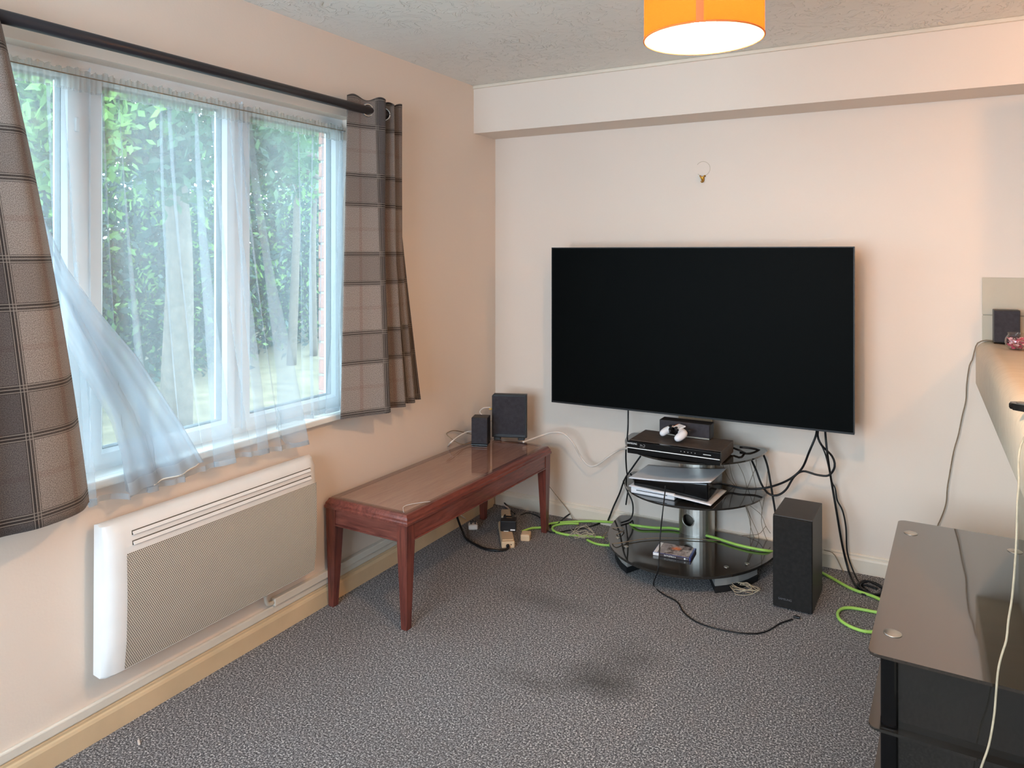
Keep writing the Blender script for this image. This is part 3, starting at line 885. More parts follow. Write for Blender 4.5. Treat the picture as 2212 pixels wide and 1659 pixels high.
CABLES=[
 ('power_cable', 'black power cable dropping from the left underside of the television past the disc player', 'cord_black', 0.004, [(0.888, -0.19, 0.757), (0.881, -0.17, 0.664), (0.879, -0.17, 0.564), (0.869, -0.17, 0.457), (0.853, -0.12, 0.359), (0.839, -0.06, 0.281), (0.839, -0.06, 0.221), (0.825, -0.05, 0.142)], None),
 ('signal_cable', 'black cable swooping from under the television to the white console in one shallow curve', 'cord_black', 0.005, [(1.774, -0.19, 0.704), (1.771, -0.16, 0.649), (1.742, -0.16, 0.568), (1.706, -0.13, 0.478), (1.652, -0.13, 0.42), (1.576, -0.11, 0.371), (1.503, -0.11, 0.347), (1.432, -0.13, 0.346), (1.371, -0.13, 0.35), (1.343, -0.2, 0.374)], None),
 ('signal_cable', 'black cable looping wide right under the television and back to the disc player', 'cord_black', 0.005, [(1.788, -0.19, 0.705), (1.776, -0.15, 0.643), (1.793, -0.15, 0.6), (1.833, -0.12, 0.549), (1.844, -0.12, 0.503), (1.818, -0.11, 0.457), (1.769, -0.11, 0.452), (1.709, -0.11, 0.46), (1.668, -0.1, 0.426), (1.631, -0.1, 0.359), (1.591, -0.1, 0.327), (1.554, -0.1, 0.33), (1.524, -0.11, 0.372), (1.496, -0.11, 0.443), (1.472, -0.14, 0.506), (1.455, -0.221, 0.545), (1.414, -0.199, 0.55)], None),
 ('power_cable', 'straight black power cable running from the right end of the television down to the carpet', 'cord_black', 0.005, [(1.811, -0.19, 0.708), (1.808, -0.14, 0.645), (1.817, -0.14, 0.552), (1.825, -0.06, 0.417), (1.845, -0.06, 0.292), (1.868, -0.06, 0.148), (1.887, -0.05, 0.052), (1.908, -0.083, 0.006), (1.942, -0.186, 0.006), (1.985, -0.198, 0.006)], None),
 ('aerial_cable', 'thin black cable beside the straight one, kinking outward halfway down the wall', 'cord_black', 0.0035, [(1.784, -0.19, 0.705), (1.777, -0.13, 0.629), (1.809, -0.13, 0.549), (1.824, -0.05, 0.418), (1.84, -0.05, 0.384), (1.848, -0.05, 0.332), (1.871, -0.05, 0.287), (1.885, -0.05, 0.211), (1.89, -0.05, 0.106), (1.909, -0.045, 0.034), (1.946, -0.132, 0.006), (1.995, -0.217, 0.006)], None),
 ('power_cable', 'coil of black cable heaped on the carpet beside the black glass table', 'cord_black', 0.0045, [(2.019, -0.164, 0.006), (1.958, -0.146, 0.006), (1.939, -0.198, 0.006), (1.975, -0.248, 0.006), (2.03, -0.208, 0.006), (2.037, -0.149, 0.012), (1.99, -0.123, 0.016), (1.952, -0.17, 0.014), (1.97, -0.226, 0.012), (2.022, -0.232, 0.01), (2.051, -0.182, 0.012), (2.01, -0.153, 0.02), (1.968, -0.134, 0.02), (1.943, -0.2, 0.016), (1.995, -0.222, 0.006), (2.057, -0.222, 0.006)], None),
 ('power_cable', 'black cable arching over the right tip of the top shelf down behind the subwoofer', 'cord_black', 0.005, [(1.431, -0.149, 0.545), (1.477, -0.143, 0.545), (1.518, -0.1, 0.525), (1.542, -0.08, 0.468), (1.559, -0.08, 0.382), (1.571, -0.08, 0.307), (1.582, -0.08, 0.232), (1.59, -0.08, 0.124), (1.599, 0.01, 0.006)], None),
 ('power_cable', 'black cable leading from the left tip of the middle shelf down to the skirting', 'cord_black', 0.0045, [(0.92, -0.09, 0.421), (0.872, -0.09, 0.35), (0.832, -0.09, 0.286), (0.789, -0.05, 0.195), (0.755, -0.05, 0.119), (0.731, -0.05, 0.058), (0.686, 0.018, 0.006), (0.648, -0.049, 0.006)], None),
 ('power_cable', 'black cable bowing out below the middle shelf toward the rear of the base shelf', 'cord_black', 0.004, [(0.817, -0.07, 0.274), (0.842, -0.07, 0.219), (0.868, -0.07, 0.168), (0.87, -0.07, 0.112), (0.876, -0.134, 0.1), (0.852, -0.193, 0.098)], None),
 ('power_cable', 'black cable arching off the carpet between table leg and glass stand', 'cord_black', 0.004, [(0.454, -0.202, 0.006), (0.469, -0.148, 0.006), (0.478, -0.053, 0.02), (0.5, 0.01, 0.03), (0.546, 0.044, 0.03), (0.627, 0.036, 0.018), (0.683, 0.017, 0.006), (0.732, -0.011, 0.006)], None),
 ('power_cable', 'black flex lying on the carpet through the wire tangle by the table leg', 'cord_black', 0.003, [(0.401, -0.167, 0.005), (0.473, -0.256, 0.005), (0.521, -0.245, 0.005), (0.552, -0.198, 0.005), (0.616, -0.118, 0.005), (0.658, -0.04, 0.005)], None),
 ('power_cable', 'black cable trailing from the console over the base shelf onto the open carpet', 'cord_black', 0.0028, [(1.164, -0.46, 0.405), (1.178, -0.51, 0.39), (1.188, -0.57, 0.337), (1.177, -0.57, 0.233), (1.19, -0.63, 0.154), (1.192, -0.655, 0.1), (1.153, -0.594, 0.004), (1.21, -0.654, 0.004), (1.288, -0.698, 0.004), (1.342, -0.778, 0.004), (1.416, -0.831, 0.004), (1.509, -0.841, 0.004), (1.609, -0.818, 0.004), (1.661, -0.77, 0.004), (1.698, -0.68, 0.004), (1.736, -0.621, 0.004)], None),
 ('network_cable', 'long green network cable running behind the oval stand to the black glass table', 'cord_green', 0.0065, [(0.355, -0.33, 0.008), (0.377, -0.266, 0.008), (0.422, -0.226, 0.008), (0.438, -0.156, 0.008), (0.495, -0.101, 0.008), (0.589, -0.055, 0.015), (0.691, -0.022, 0.02), (0.827, -0.104, 0.06), (0.929, -0.201, 0.1), (1.026, -0.183, 0.1), (1.109, -0.144, 0.1), (1.216, -0.155, 0.1), (1.314, -0.168, 0.1), (1.426, -0.203, 0.1), (1.522, -0.212, 0.1), (1.58, -0.182, 0.09), (1.628, -0.041, 0.03), (1.723, -0.06, 0.008), (1.821, -0.136, 0.008), (1.922, -0.222, 0.008), (2.024, -0.265, 0.008), (2.096, -0.354, 0.008), (2.107, -0.485, 0.008), (2.023, -0.584, 0.008), (1.958, -0.588, 0.008), (1.902, -0.54, 0.008), (1.892, -0.467, 0.008), (1.928, -0.415, 0.008), (2.03, -0.404, 0.008), (2.081, -0.407, 0.008)], None),
 ('network_cable', 'green network cable doubled back in a flat loop beside the table leg', 'cord_green', 0.0062, [(0.568, -0.081, 0.007), (0.506, -0.115, 0.007), (0.47, -0.166, 0.007), (0.472, -0.211, 0.007), (0.51, -0.249, 0.007), (0.579, -0.255, 0.007), (0.664, -0.229, 0.007), (0.763, -0.196, 0.007)], None),
 ('network_cable', 'short green cable end reaching under the left foot of the glass stand', 'cord_green', 0.006, [(0.696, -0.268, 0.007), (0.743, -0.29, 0.007), (0.791, -0.291, 0.007), (0.84, -0.27, 0.007)], None),
 ('white_cable', 'white cable drooping from the coffee table across the wall to the stand', 'cord_white', 0.005, [(0.347, -0.305, 0.47), (0.359, -0.221, 0.47), (0.388, -0.14, 0.478), (0.446, -0.14, 0.498), (0.507, -0.14, 0.497), (0.561, -0.14, 0.454), (0.589, -0.1, 0.374), (0.635, -0.1, 0.334), (0.683, -0.1, 0.345), (0.748, -0.1, 0.398), (0.807, -0.1, 0.44), (0.971, -0.423, 0.545)], None),
 ('speaker_wire', 'brown wire looping up behind the small speaker on the coffee table', 'cord_grey', 0.0025, [(0.114, -0.392, 0.468), (0.09, -0.492, 0.468), (0.06, -0.534, 0.495), (0.03, -0.549, 0.522), (0.02, -0.534, 0.529), (0.02, -0.473, 0.528), (0.03, -0.389, 0.502), (0.08, -0.361, 0.487)], None),
 ('white_cable', 'white cable rising from the table rear to the back of the small speaker', 'cord_white', 0.004, [(-0.0, -0.495, 0.45), (0.06, -0.555, 0.491), (0.06, -0.49, 0.505), (0.07, -0.415, 0.515), (0.09, -0.377, 0.511)], None),
 ('white_cable', 'white lead curling out of the tall black speaker with a yellow tipped plug', 'cord_white', 0.003, [(0.098, -0.22, 0.612), (0.053, -0.22, 0.605), (0.029, -0.22, 0.585), (0.038, -0.22, 0.568), (0.083, -0.22, 0.547), (0.116, -0.22, 0.537)], None),
 ('extension_lead', 'black extension lead curving over the carpet into the socket strip', 'cord_black', 0.006, [(0.12, -0.612, 0.182), (0.01, -0.44, 0.09), (0.041, -0.46, 0.05), (0.086, -0.494, 0.02), (0.143, -0.548, 0.008), (0.224, -0.593, 0.008), (0.308, -0.62, 0.008), (0.372, -0.603, 0.008), (0.398, -0.57, 0.008), (0.401, -0.557, 0.018)], None),
 ('white_cable', 'white flex of the upturned plug rising to the skirting behind the table', 'cord_white', 0.0035, [(0.03, -0.583, 0.166), (0.03, -0.523, 0.141), (0.04, -0.459, 0.091), (0.016, -0.348, 0.02)], None),
 ('white_cable', 'white flex running from the corner skirting to the smaller adaptor', 'cord_white', 0.0045, [(0.03, -0.266, 0.122), (-0.068, 0.007, 0.006), (0.033, -0.002, 0.006), (0.098, -0.042, 0.01), (0.161, -0.111, 0.02)], None),
 ('power_cable', 'black flex running from the corner over the skirting to the adaptors', 'cord_black', 0.004, [(0.03, -0.196, 0.107), (-0.01, -0.026, 0.06), (0.037, 0.001, 0.03), (0.106, -0.045, 0.012), (0.226, -0.175, 0.03)], None),
 ('power_cable', 'black flex leaving the adaptors past the rear table leg', 'cord_black', 0.0035, [(0.261, -0.171, 0.03), (0.281, -0.127, 0.03), (0.325, -0.112, 0.02), (0.37, -0.122, 0.008), (0.447, -0.176, 0.006)], None),
 ('speaker_wire', 'thin brown wire climbing the back wall beside the table leg', 'cord_grey', 0.0018, [(0.583, -0.117, 0.004), (0.528, -0.054, 0.004), (0.484, -0.03, 0.045), (0.428, -0.03, 0.102), (0.376, -0.03, 0.153), (0.324, -0.03, 0.21), (0.283, -0.03, 0.251), (0.254, -0.03, 0.279)], None),
 ('speaker_wire', 'brown wire hanging down the back wall from the counter speaker', 'cord_grey', 0.0025, [(2.461, -0.036, 1.095), (2.428, -0.03, 1.098), (2.398, -0.02, 1.084), (2.387, -0.02, 1.051), (2.378, -0.02, 1.009), (2.368, -0.02, 0.985), (2.358, -0.02, 0.904), (2.355, -0.02, 0.834), (2.341, -0.02, 0.763), (2.327, -0.02, 0.681), (2.31, -0.02, 0.609), (2.293, -0.02, 0.496), (2.286, -0.02, 0.445), (2.282, -0.02, 0.384), (2.272, -0.02, 0.341), (2.258, -0.02, 0.299), (2.247, -0.02, 0.266), (2.24, -0.02, 0.204)], None),
 ('speaker_wire', 'pale wire hanging from the counter edge in front of the black glass table', 'cord_pale', 0.0024, [(2.403, -1.829, 1.096), (2.391, -1.72, 1.05), (2.382, -1.72, 1.018), (2.38, -1.72, 0.986), (2.381, -1.72, 0.944), (2.378, -1.72, 0.901), (2.377, -1.72, 0.843), (2.374, -1.72, 0.769), (2.368, -1.72, 0.683), (2.361, -1.72, 0.628), (2.357, -1.72, 0.582), (2.348, -1.72, 0.545), (2.341, -1.72, 0.506), (2.337, -1.72, 0.451), (2.333, -1.72, 0.397), (2.323, -1.72, 0.329), (2.309, -1.72, 0.276), (2.299, -1.7, 0.211), (2.291, -1.68, 0.108)], None),
 ('speaker_wire', 'thin brown wire strung between the top and middle shelves of the glass stand', 'cord_grey', 0.0014, [(1.328, -0.06, 0.434), (1.355, -0.06, 0.369), (1.395, -0.06, 0.325)], 'thin wires between the upper shelves'),
 ('speaker_wire', 'thin brown wire strung between the top and middle shelves of the glass stand', 'cord_grey', 0.0014, [(1.362, -0.06, 0.438), (1.377, -0.06, 0.372), (1.4, -0.06, 0.324)], 'thin wires between the upper shelves'),
 ('speaker_wire', 'thin brown wire strung between the top and middle shelves of the glass stand', 'cord_grey', 0.0014, [(1.4, -0.06, 0.448), (1.43, -0.06, 0.391), (1.448, -0.06, 0.327)], 'thin wires between the upper shelves'),
 ('speaker_wire', 'thin brown wire strung between the top and middle shelves of the glass stand', 'cord_grey', 0.0014, [(1.457, -0.06, 0.474), (1.474, -0.06, 0.405), (1.493, -0.06, 0.322)], 'thin wires between the upper shelves'),
 ('speaker_wire', 'thin brown wire strung between the top and middle shelves of the glass stand', 'cord_grey', 0.0014, [(1.487, -0.06, 0.482), (1.491, -0.06, 0.445), (1.474, -0.06, 0.398), (1.448, -0.06, 0.327)], 'thin wires between the upper shelves'),
 ('speaker_wire', 'thin brown wire hanging below the middle shelf of the glass stand', 'cord_grey', 0.0014, [(1.437, -0.05, 0.239), (1.455, -0.05, 0.179), (1.463, -0.05, 0.135), (1.485, -0.05, 0.076), (1.496, -0.05, 0.056)], 'thin wires below the middle shelf'),
 ('speaker_wire', 'thin brown wire hanging below the middle shelf of the glass stand', 'cord_grey', 0.0014, [(1.439, -0.05, 0.239), (1.461, -0.05, 0.175), (1.459, -0.05, 0.09), (1.45, -0.05, 0.065), (1.411, -0.05, 0.058)], 'thin wires below the middle shelf'),
 ('speaker_wire', 'thin brown wire hanging below the middle shelf of the glass stand', 'cord_grey', 0.0014, [(1.459, -0.05, 0.242), (1.511, -0.05, 0.206), (1.532, -0.05, 0.157), (1.554, -0.05, 0.125)], 'thin wires below the middle shelf'),
 ('speaker_wire', 'thin brown wire hanging below the middle shelf of the glass stand', 'cord_grey', 0.0014, [(1.502, -0.05, 0.281), (1.515, -0.05, 0.234), (1.513, -0.05, 0.167), (1.532, -0.05, 0.103), (1.554, -0.05, 0.067)], 'thin wires below the middle shelf'),
 ('speaker_wire', 'thin brown wire hanging below the middle shelf of the glass stand', 'cord_grey', 0.0014, [(1.532, -0.05, 0.154), (1.502, -0.05, 0.113), (1.459, -0.05, 0.099), (1.42, -0.05, 0.087), (1.408, -0.05, 0.058)], 'thin wires below the middle shelf'),
 ('speaker_wire', 'thin brown wire hanging below the middle shelf of the glass stand', 'cord_grey', 0.0014, [(1.444, -0.05, 0.238), (1.463, -0.05, 0.185), (1.485, -0.05, 0.139), (1.5, -0.05, 0.102), (1.494, -0.05, 0.056)], 'thin wires below the middle shelf'),
 ('speaker_wire', 'thin brown wire hanging below the middle shelf of the glass stand', 'cord_grey', 0.0014, [(1.543, -0.05, 0.45), (1.535, -0.05, 0.348), (1.52, -0.05, 0.257), (1.513, -0.05, 0.211)], 'thin wires below the middle shelf'),
 ('speaker_wire', 'thin grey wire curving beside the subwoofer to the skirting', 'cord_grey', 0.0018, [(1.791, -0.04, 0.088), (1.827, -0.04, 0.082), (1.847, -0.04, 0.056), (1.866, -0.04, 0.017), (1.878, -0.04, -0.006)], None),
 ('speaker_wire', 'thin grey wire lying across the front left of the base shelf', 'cord_grey', 0.0022, [(0.753, -0.209, 0.012), (0.792, -0.231, 0.05), (0.831, -0.267, 0.09), (0.879, -0.264, 0.1), (0.9, -0.282, 0.098), (0.891, -0.341, 0.098), (0.822, -0.27, 0.05), (0.785, -0.252, 0.03), (0.839, -0.343, 0.05), (0.917, -0.465, 0.098), (0.956, -0.421, 0.097), (1.024, -0.339, 0.097), (1.114, -0.276, 0.097), (1.234, -0.223, 0.097), (1.356, -0.181, 0.097)], None),
]
# ---------------------------------------------------------------- oval glass stand
def oval(w, d, n=48, back=0.0):
    """plan of a shelf: straight back with rounded corners, bowed front; origin at middle of the back edge"""
    pts = []
    for i in range(n+1):
        a = PI + PI*i/n
        x = w*math.copysign(abs(math.cos(a))**0.94, math.cos(a)); y = d*math.copysign(abs(math.sin(a))**0.97, math.sin(a))
        pts.append((x, y))
    r = 0.03
    pts += [(w+0.002, 0.012), (w-0.006, 0.030), (w-0.03, 0.042)]
    pts += [(-w+0.03, 0.042), (-w+0.006, 0.030), (-w-0.002, 0.012)]
    return pts
def glass_stand():
    t = thing('media_stand', 'three-tier oval black glass stand with steel column under the television', 'stand', (1.207, -0.10, 0))
    sh = {}
    sh[0] = prism('shelf', oval(0.405, 0.548), 0.080, 0.091, 'black_glass', t, 0.0015, 1)
    sh[1] = prism('shelf', oval(0.338, 0.385), 0.322, 0.330, 'black_glass', t, 0.0015, 1)
    sh[2] = prism('shelf', oval(0.338, 0.385), 0.524, 0.532, 'black_glass', t, 0.0015, 1)
    # column: curved steel plate with a real round hole, cut by boolean then applied
    def column(z0, z1, hole):
        pts = []
        for i in range(17):
            a = PI + PI*i/16
            pts.append((0.082*math.cos(a)+0.008, -0.030+0.052*math.sin(a)))
        pts += [(0.090, 0.02), (0.078, 0.02), (0.078, -0.025)]
        for i in range(15):
            a = 2*PI - 0.1 - (PI-0.2)*i/14
            pts.append((0.074*math.cos(a)+0.008, -0.030+0.044*math.sin(a)))
        pts += [(-0.062, -0.025), (-0.062, 0.02), (-0.074, 0.02)]
        o = prism('column', pts, z0, z1, 'steel', t)
        if hole:
            cut = lathe('cutter', [(0, -0.2), (0.030, -0.2), (0.030, 0.0), (0, 0.0)], 'steel', None, 40, axis='Y', smooth=False)
            cut.parent = t; cut.location = (-0.016, -0.145, hole)
            m = o.modifiers.new('hole', 'BOOLEAN'); m.operation = 'DIFFERENCE'; m.object = cut; m.solver = 'EXACT'
            bpy.context.view_layer.update()
            dg = bpy.context.evaluated_depsgraph_get()
            me = bpy.data.meshes.new_from_object(o.evaluated_get(dg))
            o.modifiers.clear(); o.data = me
            bpy.data.objects.remove(cut)
        for p in o.data.polygons: p.use_smooth = False
        return o
    c = column(0.091, 0.322, 0.165)
    bm = bmesh.new()
    ring = [Vector((-0.016+0.030*math.cos(a), -0.0305-0.052*math.sqrt(max(0, 1-((-0.024+0.030*math.cos(a))/0.082)**2)), 0.165+0.030*math.sin(a))) for a in [2*PI*i/32 for i in range(33)]]
    tube_bm(bm, ring, 0.0025, 6)
    from_bm('hole_ring', bm, 'steel', c, None, True)
    column(0.330, 0.524, None)
    prism('column_back', [(-0.060, 0.012), (0.076, 0.012), (0.076, 0.018), (-0.060, 0.018)], 0.091, 0.524, 'steel_dark', t)
    # screws set in the base shelf
    for x, y in ((-0.304, -0.273), (-0.232, -0.355), (0.231, -0.357), (0.304, -0.278)):
        lathe('steel_disc', [(0.0, 0.0), (0.0105, 0.0), (0.0105, 0.0015), (0.0085, 0.0025), (0, 0.0025)], 'steel', sh[0], 20, (x, y, 0.091))
    # feet: steel faced blocks on black pads under the front edge
    for s in (-1, 1):
        def arc(r0, r1, z0, z1, mat, name):
            pts = []
            A = [math.radians(a) for a in ((206, 214, 222, 230, 238) if s < 0 else (302, 310, 318, 326, 334))]
            for a in A: pts.append((0.395*r1*math.cos(a), 0.536*r1*math.sin(a)))
            for a in A[::-1]: pts.append((0.395*r0*math.cos(a), 0.536*r0*math.sin(a)))
            return prism(name, pts, z0, z1, mat, t, 0.002, 1)
        arc(0.62, 0.96, 0.0, 0.028, 'rubber', 'foot_pad')
        arc(0.66, 0.950, 0.028, 0.080, 'satin_metal', 'foot')
    box('rear_support', -0.16, 0.16, -0.07, 0.03, 0.0, 0.080, 'black_plastic', t, 0.004)
glass_stand()

# pale board leaning behind the centre speaker, below the television
box_o = box('cable_cover', 1.105, 1.272, -0.05, -0.028, 0.5325, 0.672, 'cream_plastic', None, 0.002)
tag(box_o, 'upright cream board behind the centre speaker below the television', 'board')

def disc_player():
    t = thing('disc_player', 'black disc player with a silver front line on the top glass shelf', 'player', (1.203, -0.345, 0.5322), math.radians(-0.8))
    w, d = 0.215, 0.118
    box('case', -w, w, -d+0.012, d, 0.006, 0.062, 'player_top', t, 0.003)
    f = box('front_panel', -w, w, -d-0.012, -d+0.012, 0.004, 0.061, 'black_gloss', t, 0.003)
    box('silver_line', -w+0.002, w-0.002, -d-0.0135, -d-0.011, 0.029, 0.0325, 'white_print', f, 0.0005)
    text('lettering', 'SAMSUNG', 0.0105, 'white_print', f, (-w+0.024, -d-0.0123, 0.051), (PI/2, 0, 0), sx=1.0)
    text('disc_logo', 'Blu', 0.0095, 'grey_print', f, (-w+0.069, -d-0.0123, 0.048), (PI/2, 0, 0), sx=1.1)
    bm = bmesh.new()
    tube_bm(bm, [Vector((-w+0.078+0.008*math.cos(a), -d-0.0122, 0.048+0.005*math.sin(a))) for a in [math.radians(-95+15*i) for i in range(13)]], 0.0008, 5)
    add_box(bm, -w+0.060, -w+0.086, -d-0.0126, -d-0.0118, 0.0395, 0.0402)
    from_bm('disc_logo', bm, 'grey_print', f)
    for k in range(5):
        lathe('button', [(0, 0), (0.0022, 0), (0.0022, 0.001), (0, 0.001)], 'grey_print', f, 10, (0.040+k*0.016, -d-0.012, 0.045), axis='Y')
    box('power_bar', 0.140, 0.175, -d-0.0128, -d-0.0115, 0.044, 0.046, 'white_print', f)
    for sx in (-1, 1):
        for sy in (-1, 1):
            lathe('foot', [(0, 0), (0.012, 0), (0.012, 0.007), (0, 0.007)], 'rubber', t, 14, (sx*0.18, sy*0.09, 0))
disc_player()

def centre_speaker():
    t = thing('centre_speaker', 'long low black centre speaker lying on the disc player', 'speaker', (1.203, -0.258, 0.5945), math.radians(-0.8))
    w = 0.122
    box('cabinet', -w, w, -0.028, 0.045, 0.0, 0.072, 'black_plastic', t, 0.004)
    box('grille', -w+0.003, w-0.003, -0.0305, -0.0275, 0.010, 0.070, 'black_cloth', t, 0.001)
    box('lower_strip', -w+0.003, w-0.003, -0.0305, -0.0275, 0.0015, 0.0085, 'steel_dark', t, 0.001)
centre_speaker()

def controller():
    t = thing('game_controller', 'white game controller lying on the disc player', 'controller', (1.192, -0.352, 0.6090), math.radians(-36))
    t.rotation_euler = (math.radians(15), 0, math.radians(-36)); t.scale = (0.9, 0.9, 0.9)
    # body: grips joined by a centre bar, grown from a skeleton
    me = bpy.data.meshes.new('body')
    V = [(0, 0.006, 0.032), (-0.036, 0.010, 0.034), (0.036, 0.010, 0.034), (-0.058, 0.002, 0.032), (0.058, 0.002, 0.032),
         (-0.064, -0.034, 0.027), (0.064, -0.034, 0.027), (-0.060, -0.064, 0.021), (0.060, -0.064, 0.021), (0, 0.030, 0.034)]
    E = [(0, 1), (0, 2), (1, 3), (2, 4), (3, 5), (4, 6), (5, 7), (6, 8), (0, 9)]
    R = [(0.030, 0.017)]*3 + [(0.028, 0.020)]*2 + [(0.024, 0.020)]*2 + [(0.016, 0.015)]*2 + [(0.026, 0.014)]
    me.from_pydata(V, E, []); me.update()
    o = new_obj('body', me, None, t)
    sk = o.modifiers.new('skin', 'SKIN'); o.modifiers.new('sub', 'SUBSURF').levels = 2
    for i, r in enumerate(R):
        me.skin_vertices[0].data[i].radius = r
    me.skin_vertices[0].data[0].use_root = True
    bpy.context.view_layer.update()
    dg = bpy.context.evaluated_depsgraph_get()
    m2 = bpy.data.meshes.new_from_object(o.evaluated_get(dg))
    o.modifiers.clear(); o.data = m2
    m2.materials.clear(); m2.materials.append(MAT['white_plastic'])
    for p in m2.polygons: p.use_smooth = True
    prism('centre_plate', [(-0.026, -0.030), (0.026, -0.030), (0.034, -0.010), (0.024, -0.002), (-0.024, -0.002), (-0.034, -0.010)], 0.026, 0.0515, 'black_gloss', t, 0.003, 2)
    for s in (-1, 1):
        lathe('thumb_stick', [(0, 0), (0.010, 0), (0.007, 0.004), (0.007, 0.009), (0.010, 0.011), (0.009, 0.014), (0, 0.013)], 'black_plastic', t, 18, (s*0.023, -0.016, 0.0505))
        box('trigger', s*0.052-0.015, s*0.052+0.015, 0.030, 0.044, 0.020, 0.040, 'black_plastic', t, 0.005)
    box('touch_pad', -0.027, 0.027, 0.002, 0.044, 0.044, 0.0515, 'white_plastic', t, 0.003)
    box('light_strip', -0.030, -0.027, 0.002, 0.040, 0.0445, 0.0515, 'amber', t, 0.001)
controller()

def console():
    t = thing('game_console', 'white and black game console lying flat on the middle glass shelf', 'console', (1.172, -0.300, 0.3305), math.radians(-3.5))
    L, D = 0.192, 0.120
    bm = bmesh.new()
    add_box(bm, -L+0.014, L-0.010, -D+0.016, D, 0.0, 0.066, 0.008, 3)
    for v in bm.verts:                      # the body widens to the right between the two plates
        f = (v.co.x+L)/(2*L); k = v.co.z/0.066
        v.co.z = (0.034-0.018*f)*(1-k) + (0.066+0.040*f)*k
    from_bm('core', bm, 'black_gloss', t, None, True)
    def plate(name, zf, th):
        nx, ny = 24, 12
        rows, low = [], []
        for j in range(ny+1):
            v = j/ny; y = -D-0.002+(2*D+0.004)*v
            r, q = [], []
            for i in range(nx+1):
                u = i/nx; x = -L-0.002+(2*L+0.010)*u
                z = zf(u, v)
                yy = y - 0.004*math.sin(PI*u)*(1-v)
                r.append((x, yy, z+th)); q.append((x, yy, z))
            rows.append(r); low.append(q)
        bm = bmesh.new()
        A = [[bm.verts.new(p) for p in r] for r in rows]; B = [[bm.verts.new(p) for p in r] for r in low]
        for j in range(ny):
            for i in range(nx):
                bm.faces.new((A[j][i], A[j][i+1], A[j+1][i+1], A[j+1][i])); bm.faces.new((B[j][i], B[j+1][i], B[j+1][i+1], B[j][i+1]))
        for j in range(ny):
            bm.faces.new((A[j][0], A[j+1][0], B[j+1][0], B[j][0])); bm.faces.new((A[j][nx], B[j][nx], B[j+1][nx], A[j+1][nx]))
        for i in range(nx):
            bm.faces.new((A[0][i], B[0][i], B[0][i+1], A[0][i+1])); bm.faces.new((A[ny][i], A[ny][i+1], B[ny][i+1], B[ny][i]))
        return from_bm(name, bm, 'white_plastic', t, None, True)
    plate('top_plate', lambda u, v: 0.066 + 0.036*u + 0.008*(u**4) + 0.003*((1-v)**3) - 0.003*math.sin(PI*u) + 0.006*v, 0.0035)
    p = plate('bottom_plate', lambda u, v: 0.030 - 0.021*u + 0.003*math.sin(PI*u), 0.0035)
    # disc drive bulge with slot under the left of the lower plate
    b = box('drive_bulge', -L+0.006, 0.03, -D+0.002, 0.06, 0.0, 0.030, 'white_plastic', t, 0.006, 3)
    box('disc_slot', -L+0.035, -0.005, -D+0.0012, -D+0.006, 0.0165, 0.0195, 'black_gloss', b)
    for x in (0.12, 0.15):
        lathe('foot', [(0, 0), (0.012, 0), (0.012, 0.012), (0, 0.012)], 'rubber', t, 14, (x, 0.05 if x > 0.13 else -0.08, 0))
console()

def game_case():
    t = thing('game_case', 'blue plastic game case lying on the bottom glass shelf', 'game', (1.196, -0.419, 0.0913), math.radians(3.5))
    L, W, h = 0.086, 0.064, 0.0145
    box('case', -L, L, -W, W, 0, h, 'case_blue', t, 0.0025)
    tt = NT('cover_art')
    co = tt.coord()
    sep = tt.n('ShaderNodeSeparateXYZ'); tt.l(co, sep.inputs[0])
    nz = tt.noise(co, 45.0, 4.0, 0.6)
    base = tt.ramp(nz, [(0.36, lin((64, 56, 54))), (0.5, lin((146, 138, 136))), (0.64, lin((190, 184, 182)))])
    dx = tt.math('SUBTRACT', sep.outputs[0], 0.004); dy = tt.math('SUBTRACT', sep.outputs[1], 0.018)
    d = tt.math('SQRT', tt.math('ADD', tt.math('MULTIPLY', dx, dx), tt.math('MULTIPLY', dy, dy)))
    d = tt.math('ADD', d, tt.math('MULTIPLY', tt.math('SUBTRACT', tt.noise(co, 70.0, 4.0), 0.5), 0.03))
    fire = tt.ramp(d, [(0.004, (1, 1, 1, 1)), (0.026, (0, 0, 0, 1))])
    col = tt.mix(fire, base, lin((240, 132, 70)))
    left = tt.math('LESS_THAN', sep.outputs[0], -0.034)
    col = tt.mix(tt.math('MULTIPLY', left, 0.7), col, lin((168, 164, 166)))
    MAT['cover_art'] = tt.done(tt.bsdf(col, 0.15, 0, 0.5))
    box('cover_print', -L+0.020, L-0.010, -W+0.003, W-0.004, h-0.0004, h+0.0004, 'cover_art', t)
    box('white_band', -L+0.004, -L+0.0195, -W+0.003, W-0.004, h-0.0004, h+0.0005, 'white_print', t)
    s = box('spine', -L+0.028, L-0.006, -W-0.0007, -W+0.0003, 0.001, h-0.001, 'spine_dark', t)
    box('white_spine', -L+0.002, -L+0.028, -W-0.0008, -W+0.0003, 0.001, h-0.001, 'white_print', t)
    text('lettering', 'BATTLEFIELD 6', 0.0098, 'white_print', s, (-0.007, -W-0.0009, h/2), (PI/2, 0, 0), 0.0002, sx=0.82)
    lathe('badge', [(0, 0), (0.0042, 0), (0.0042, 0.0004), (0, 0.0004)], 'white_print', s, 18, (L-0.026, -W-0.0008, h/2), axis='Y')
    lathe('badge', [(0, 0), (0.0024, 0), (0.0024, 0.0004), (0, 0.0004)], 'grey_print', s, 18, (L-0.016, -W-0.0008, h/2), axis='Y')
game_case()

